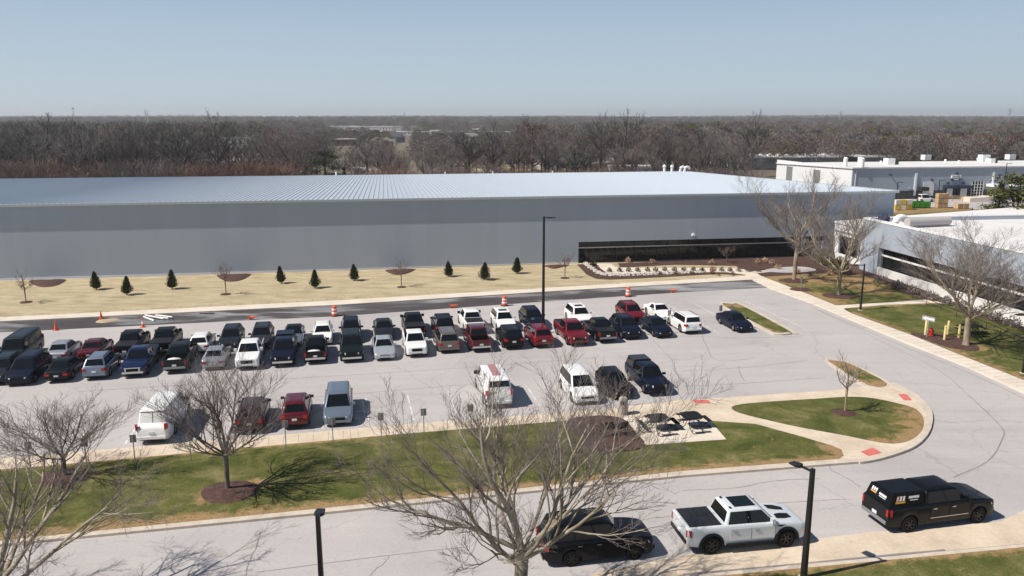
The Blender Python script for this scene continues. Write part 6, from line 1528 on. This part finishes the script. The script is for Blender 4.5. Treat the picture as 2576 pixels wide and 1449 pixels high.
for k,(m_,n) in enumerate(((M['wood_purple'],760),(M['wood_grey'],760),(M['wood_purple'],620),(M['wood_grey'],820),(M['wood_pale'],600),(M['brush_red'],560),(M['wood_dark'],700),(M['needle_yel'],700))):
    o_=bpy.data.objects.new('crown_source',crown(300+k,n,m_)); srcs.objects.link(o_)
pts=[]; rn=random.Random(12)
clear=[(520,800,470,620),(980,1250,900,960)]
def blocked(px,D):
    # keep sight lines to the far buildings free
    for bx,BD,bw,*_ in FBG:
        if D<BD and D>BD*.72 and abs(px-bx)<(bw/2+6)/ (BD*cp+4)*FPX: return True
    for bx,BD,bw in ((588,520,22),(1007,640,14),(870,560,12)):
        if D<BD and abs(px-bx)<(bw/2+3)/(BD*cp+4)*FPX: return True
    return False
def hz(x,y):
    rise=max(0,(y-1500)/4500)
    return -.35+(rise*(17+20*mnoise.noise(Vector((x*.0007+3,y*.0004,0)))+9*mnoise.noise(Vector((x*.0022,y*.001,5)))) if rise>0 else 0)
N=0
while N<26000:
    D=300*math.exp(rn.random()**.8*math.log(5200/300)); px=rn.uniform(-120,2700)
    if blocked(px,D): continue
    g=GD(px,D,8)
    dens=mnoise.noise(Vector((g[0]*.006,g[1]*.006,0)))+ (.35 if px>1700 else (0.2 if px<480 else -.16))+ (D-300)/2200
    if dens<rn.uniform(-.25,.15): continue
    hh=(rn.uniform(7,13) if rn.random()<.85 else rn.uniform(13,16)) if D<1500 else rn.uniform(10,20)
    if px>1850 and D<700: hh=rn.uniform(9,13)
    if 700<px<1300 and D<900: hh=rn.uniform(5.5,10.5)
    pts.append((g[0],g[1],hz(g[0],g[1])-.2,hh)); N+=1
me=bpy.data.meshes.new('distant_woods'); me.from_pydata([p[:3] for p in pts],[],[])
at=me.attributes.new('hh','FLOAT','POINT'); at.data.foreach_set('value',[p[3] for p in pts])
dw=mkobj('distant_woods',me); tag(dw,'hazy mass of leafless woods filling the plain to the horizon','woods',kind='stuff')
ng=bpy.data.node_groups.new('scatter','GeometryNodeTree'); ng.interface.new_socket('Geometry',in_out='INPUT',socket_type='NodeSocketGeometry'); ng.interface.new_socket('Geometry',in_out='OUTPUT',socket_type='NodeSocketGeometry')
ni=ng.nodes.new('NodeGroupInput'); no=ng.nodes.new('NodeGroupOutput'); ip=ng.nodes.new('GeometryNodeInstanceOnPoints'); ci=ng.nodes.new('GeometryNodeCollectionInfo'); ci.inputs[0].default_value=srcs; ci.inputs['Separate Children'].default_value=True; ci.inputs['Reset Children'].default_value=True
na=ng.nodes.new('GeometryNodeInputNamedAttribute'); na.data_type='FLOAT'; na.inputs[0].default_value='hh'
rr=ng.nodes.new('FunctionNodeRandomValue'); rr.data_type='FLOAT_VECTOR'; rr.inputs[0].default_value=(0,0,0); rr.inputs[1].default_value=(0,0,6.28)
ng.links.new(ni.outputs[0],ip.inputs['Points']); ng.links.new(ci.outputs[0],ip.inputs['Instance']); ip.inputs['Pick Instance'].default_value=True
ng.links.new(na.outputs[0],ip.inputs['Scale']); ng.links.new(rr.outputs[0],ip.inputs['Rotation']); ng.links.new(ip.outputs[0],no.inputs[0])
md=dw.modifiers.new('scatter','NODES'); md.node_group=ng
# conifer row on the far plain
for k in range(20):
    px=rn.choice((rn.uniform(815,965),rn.uniform(1040,1075),rn.uniform(1140,1180))); g=GD(px,rn.uniform(1260,1330)); mb=MB(); h=rn.uniform(9,13); mb.lathe([(2.4,1),(2.0,h*.4),(1.2,h*.7),(.1,h)],7); tag(mb.build('far_conifer',M['needle'],loc=(g[0],g[1],-.3)),'tiny dark conifer in the row behind the flat-roofed building','conifer','row of conifers on the far plain')
# air between the camera and the horizon
hb=MB(); hb.box(-9000,9000,-300,8300,-3,80); hz_=hb.build('haze',None if False else [bpy.data.materials.new('haze_air')]); tag(hz_,kind='stuff')
hm=hz_.data.materials[0]; hm.use_nodes=True; n=hm.node_tree; n.nodes.remove(n.nodes['Principled BSDF']); pv=n.nodes.new('ShaderNodeVolumePrincipled')
pv.inputs['Color'].default_value=(.93,.96,1.0,1); pv.inputs['Density'].default_value=0.00019; pv.inputs['Anisotropy'].default_value=.2
n.links.new(pv.outputs[0],n.nodes['Material Output'].inputs['Volume'])
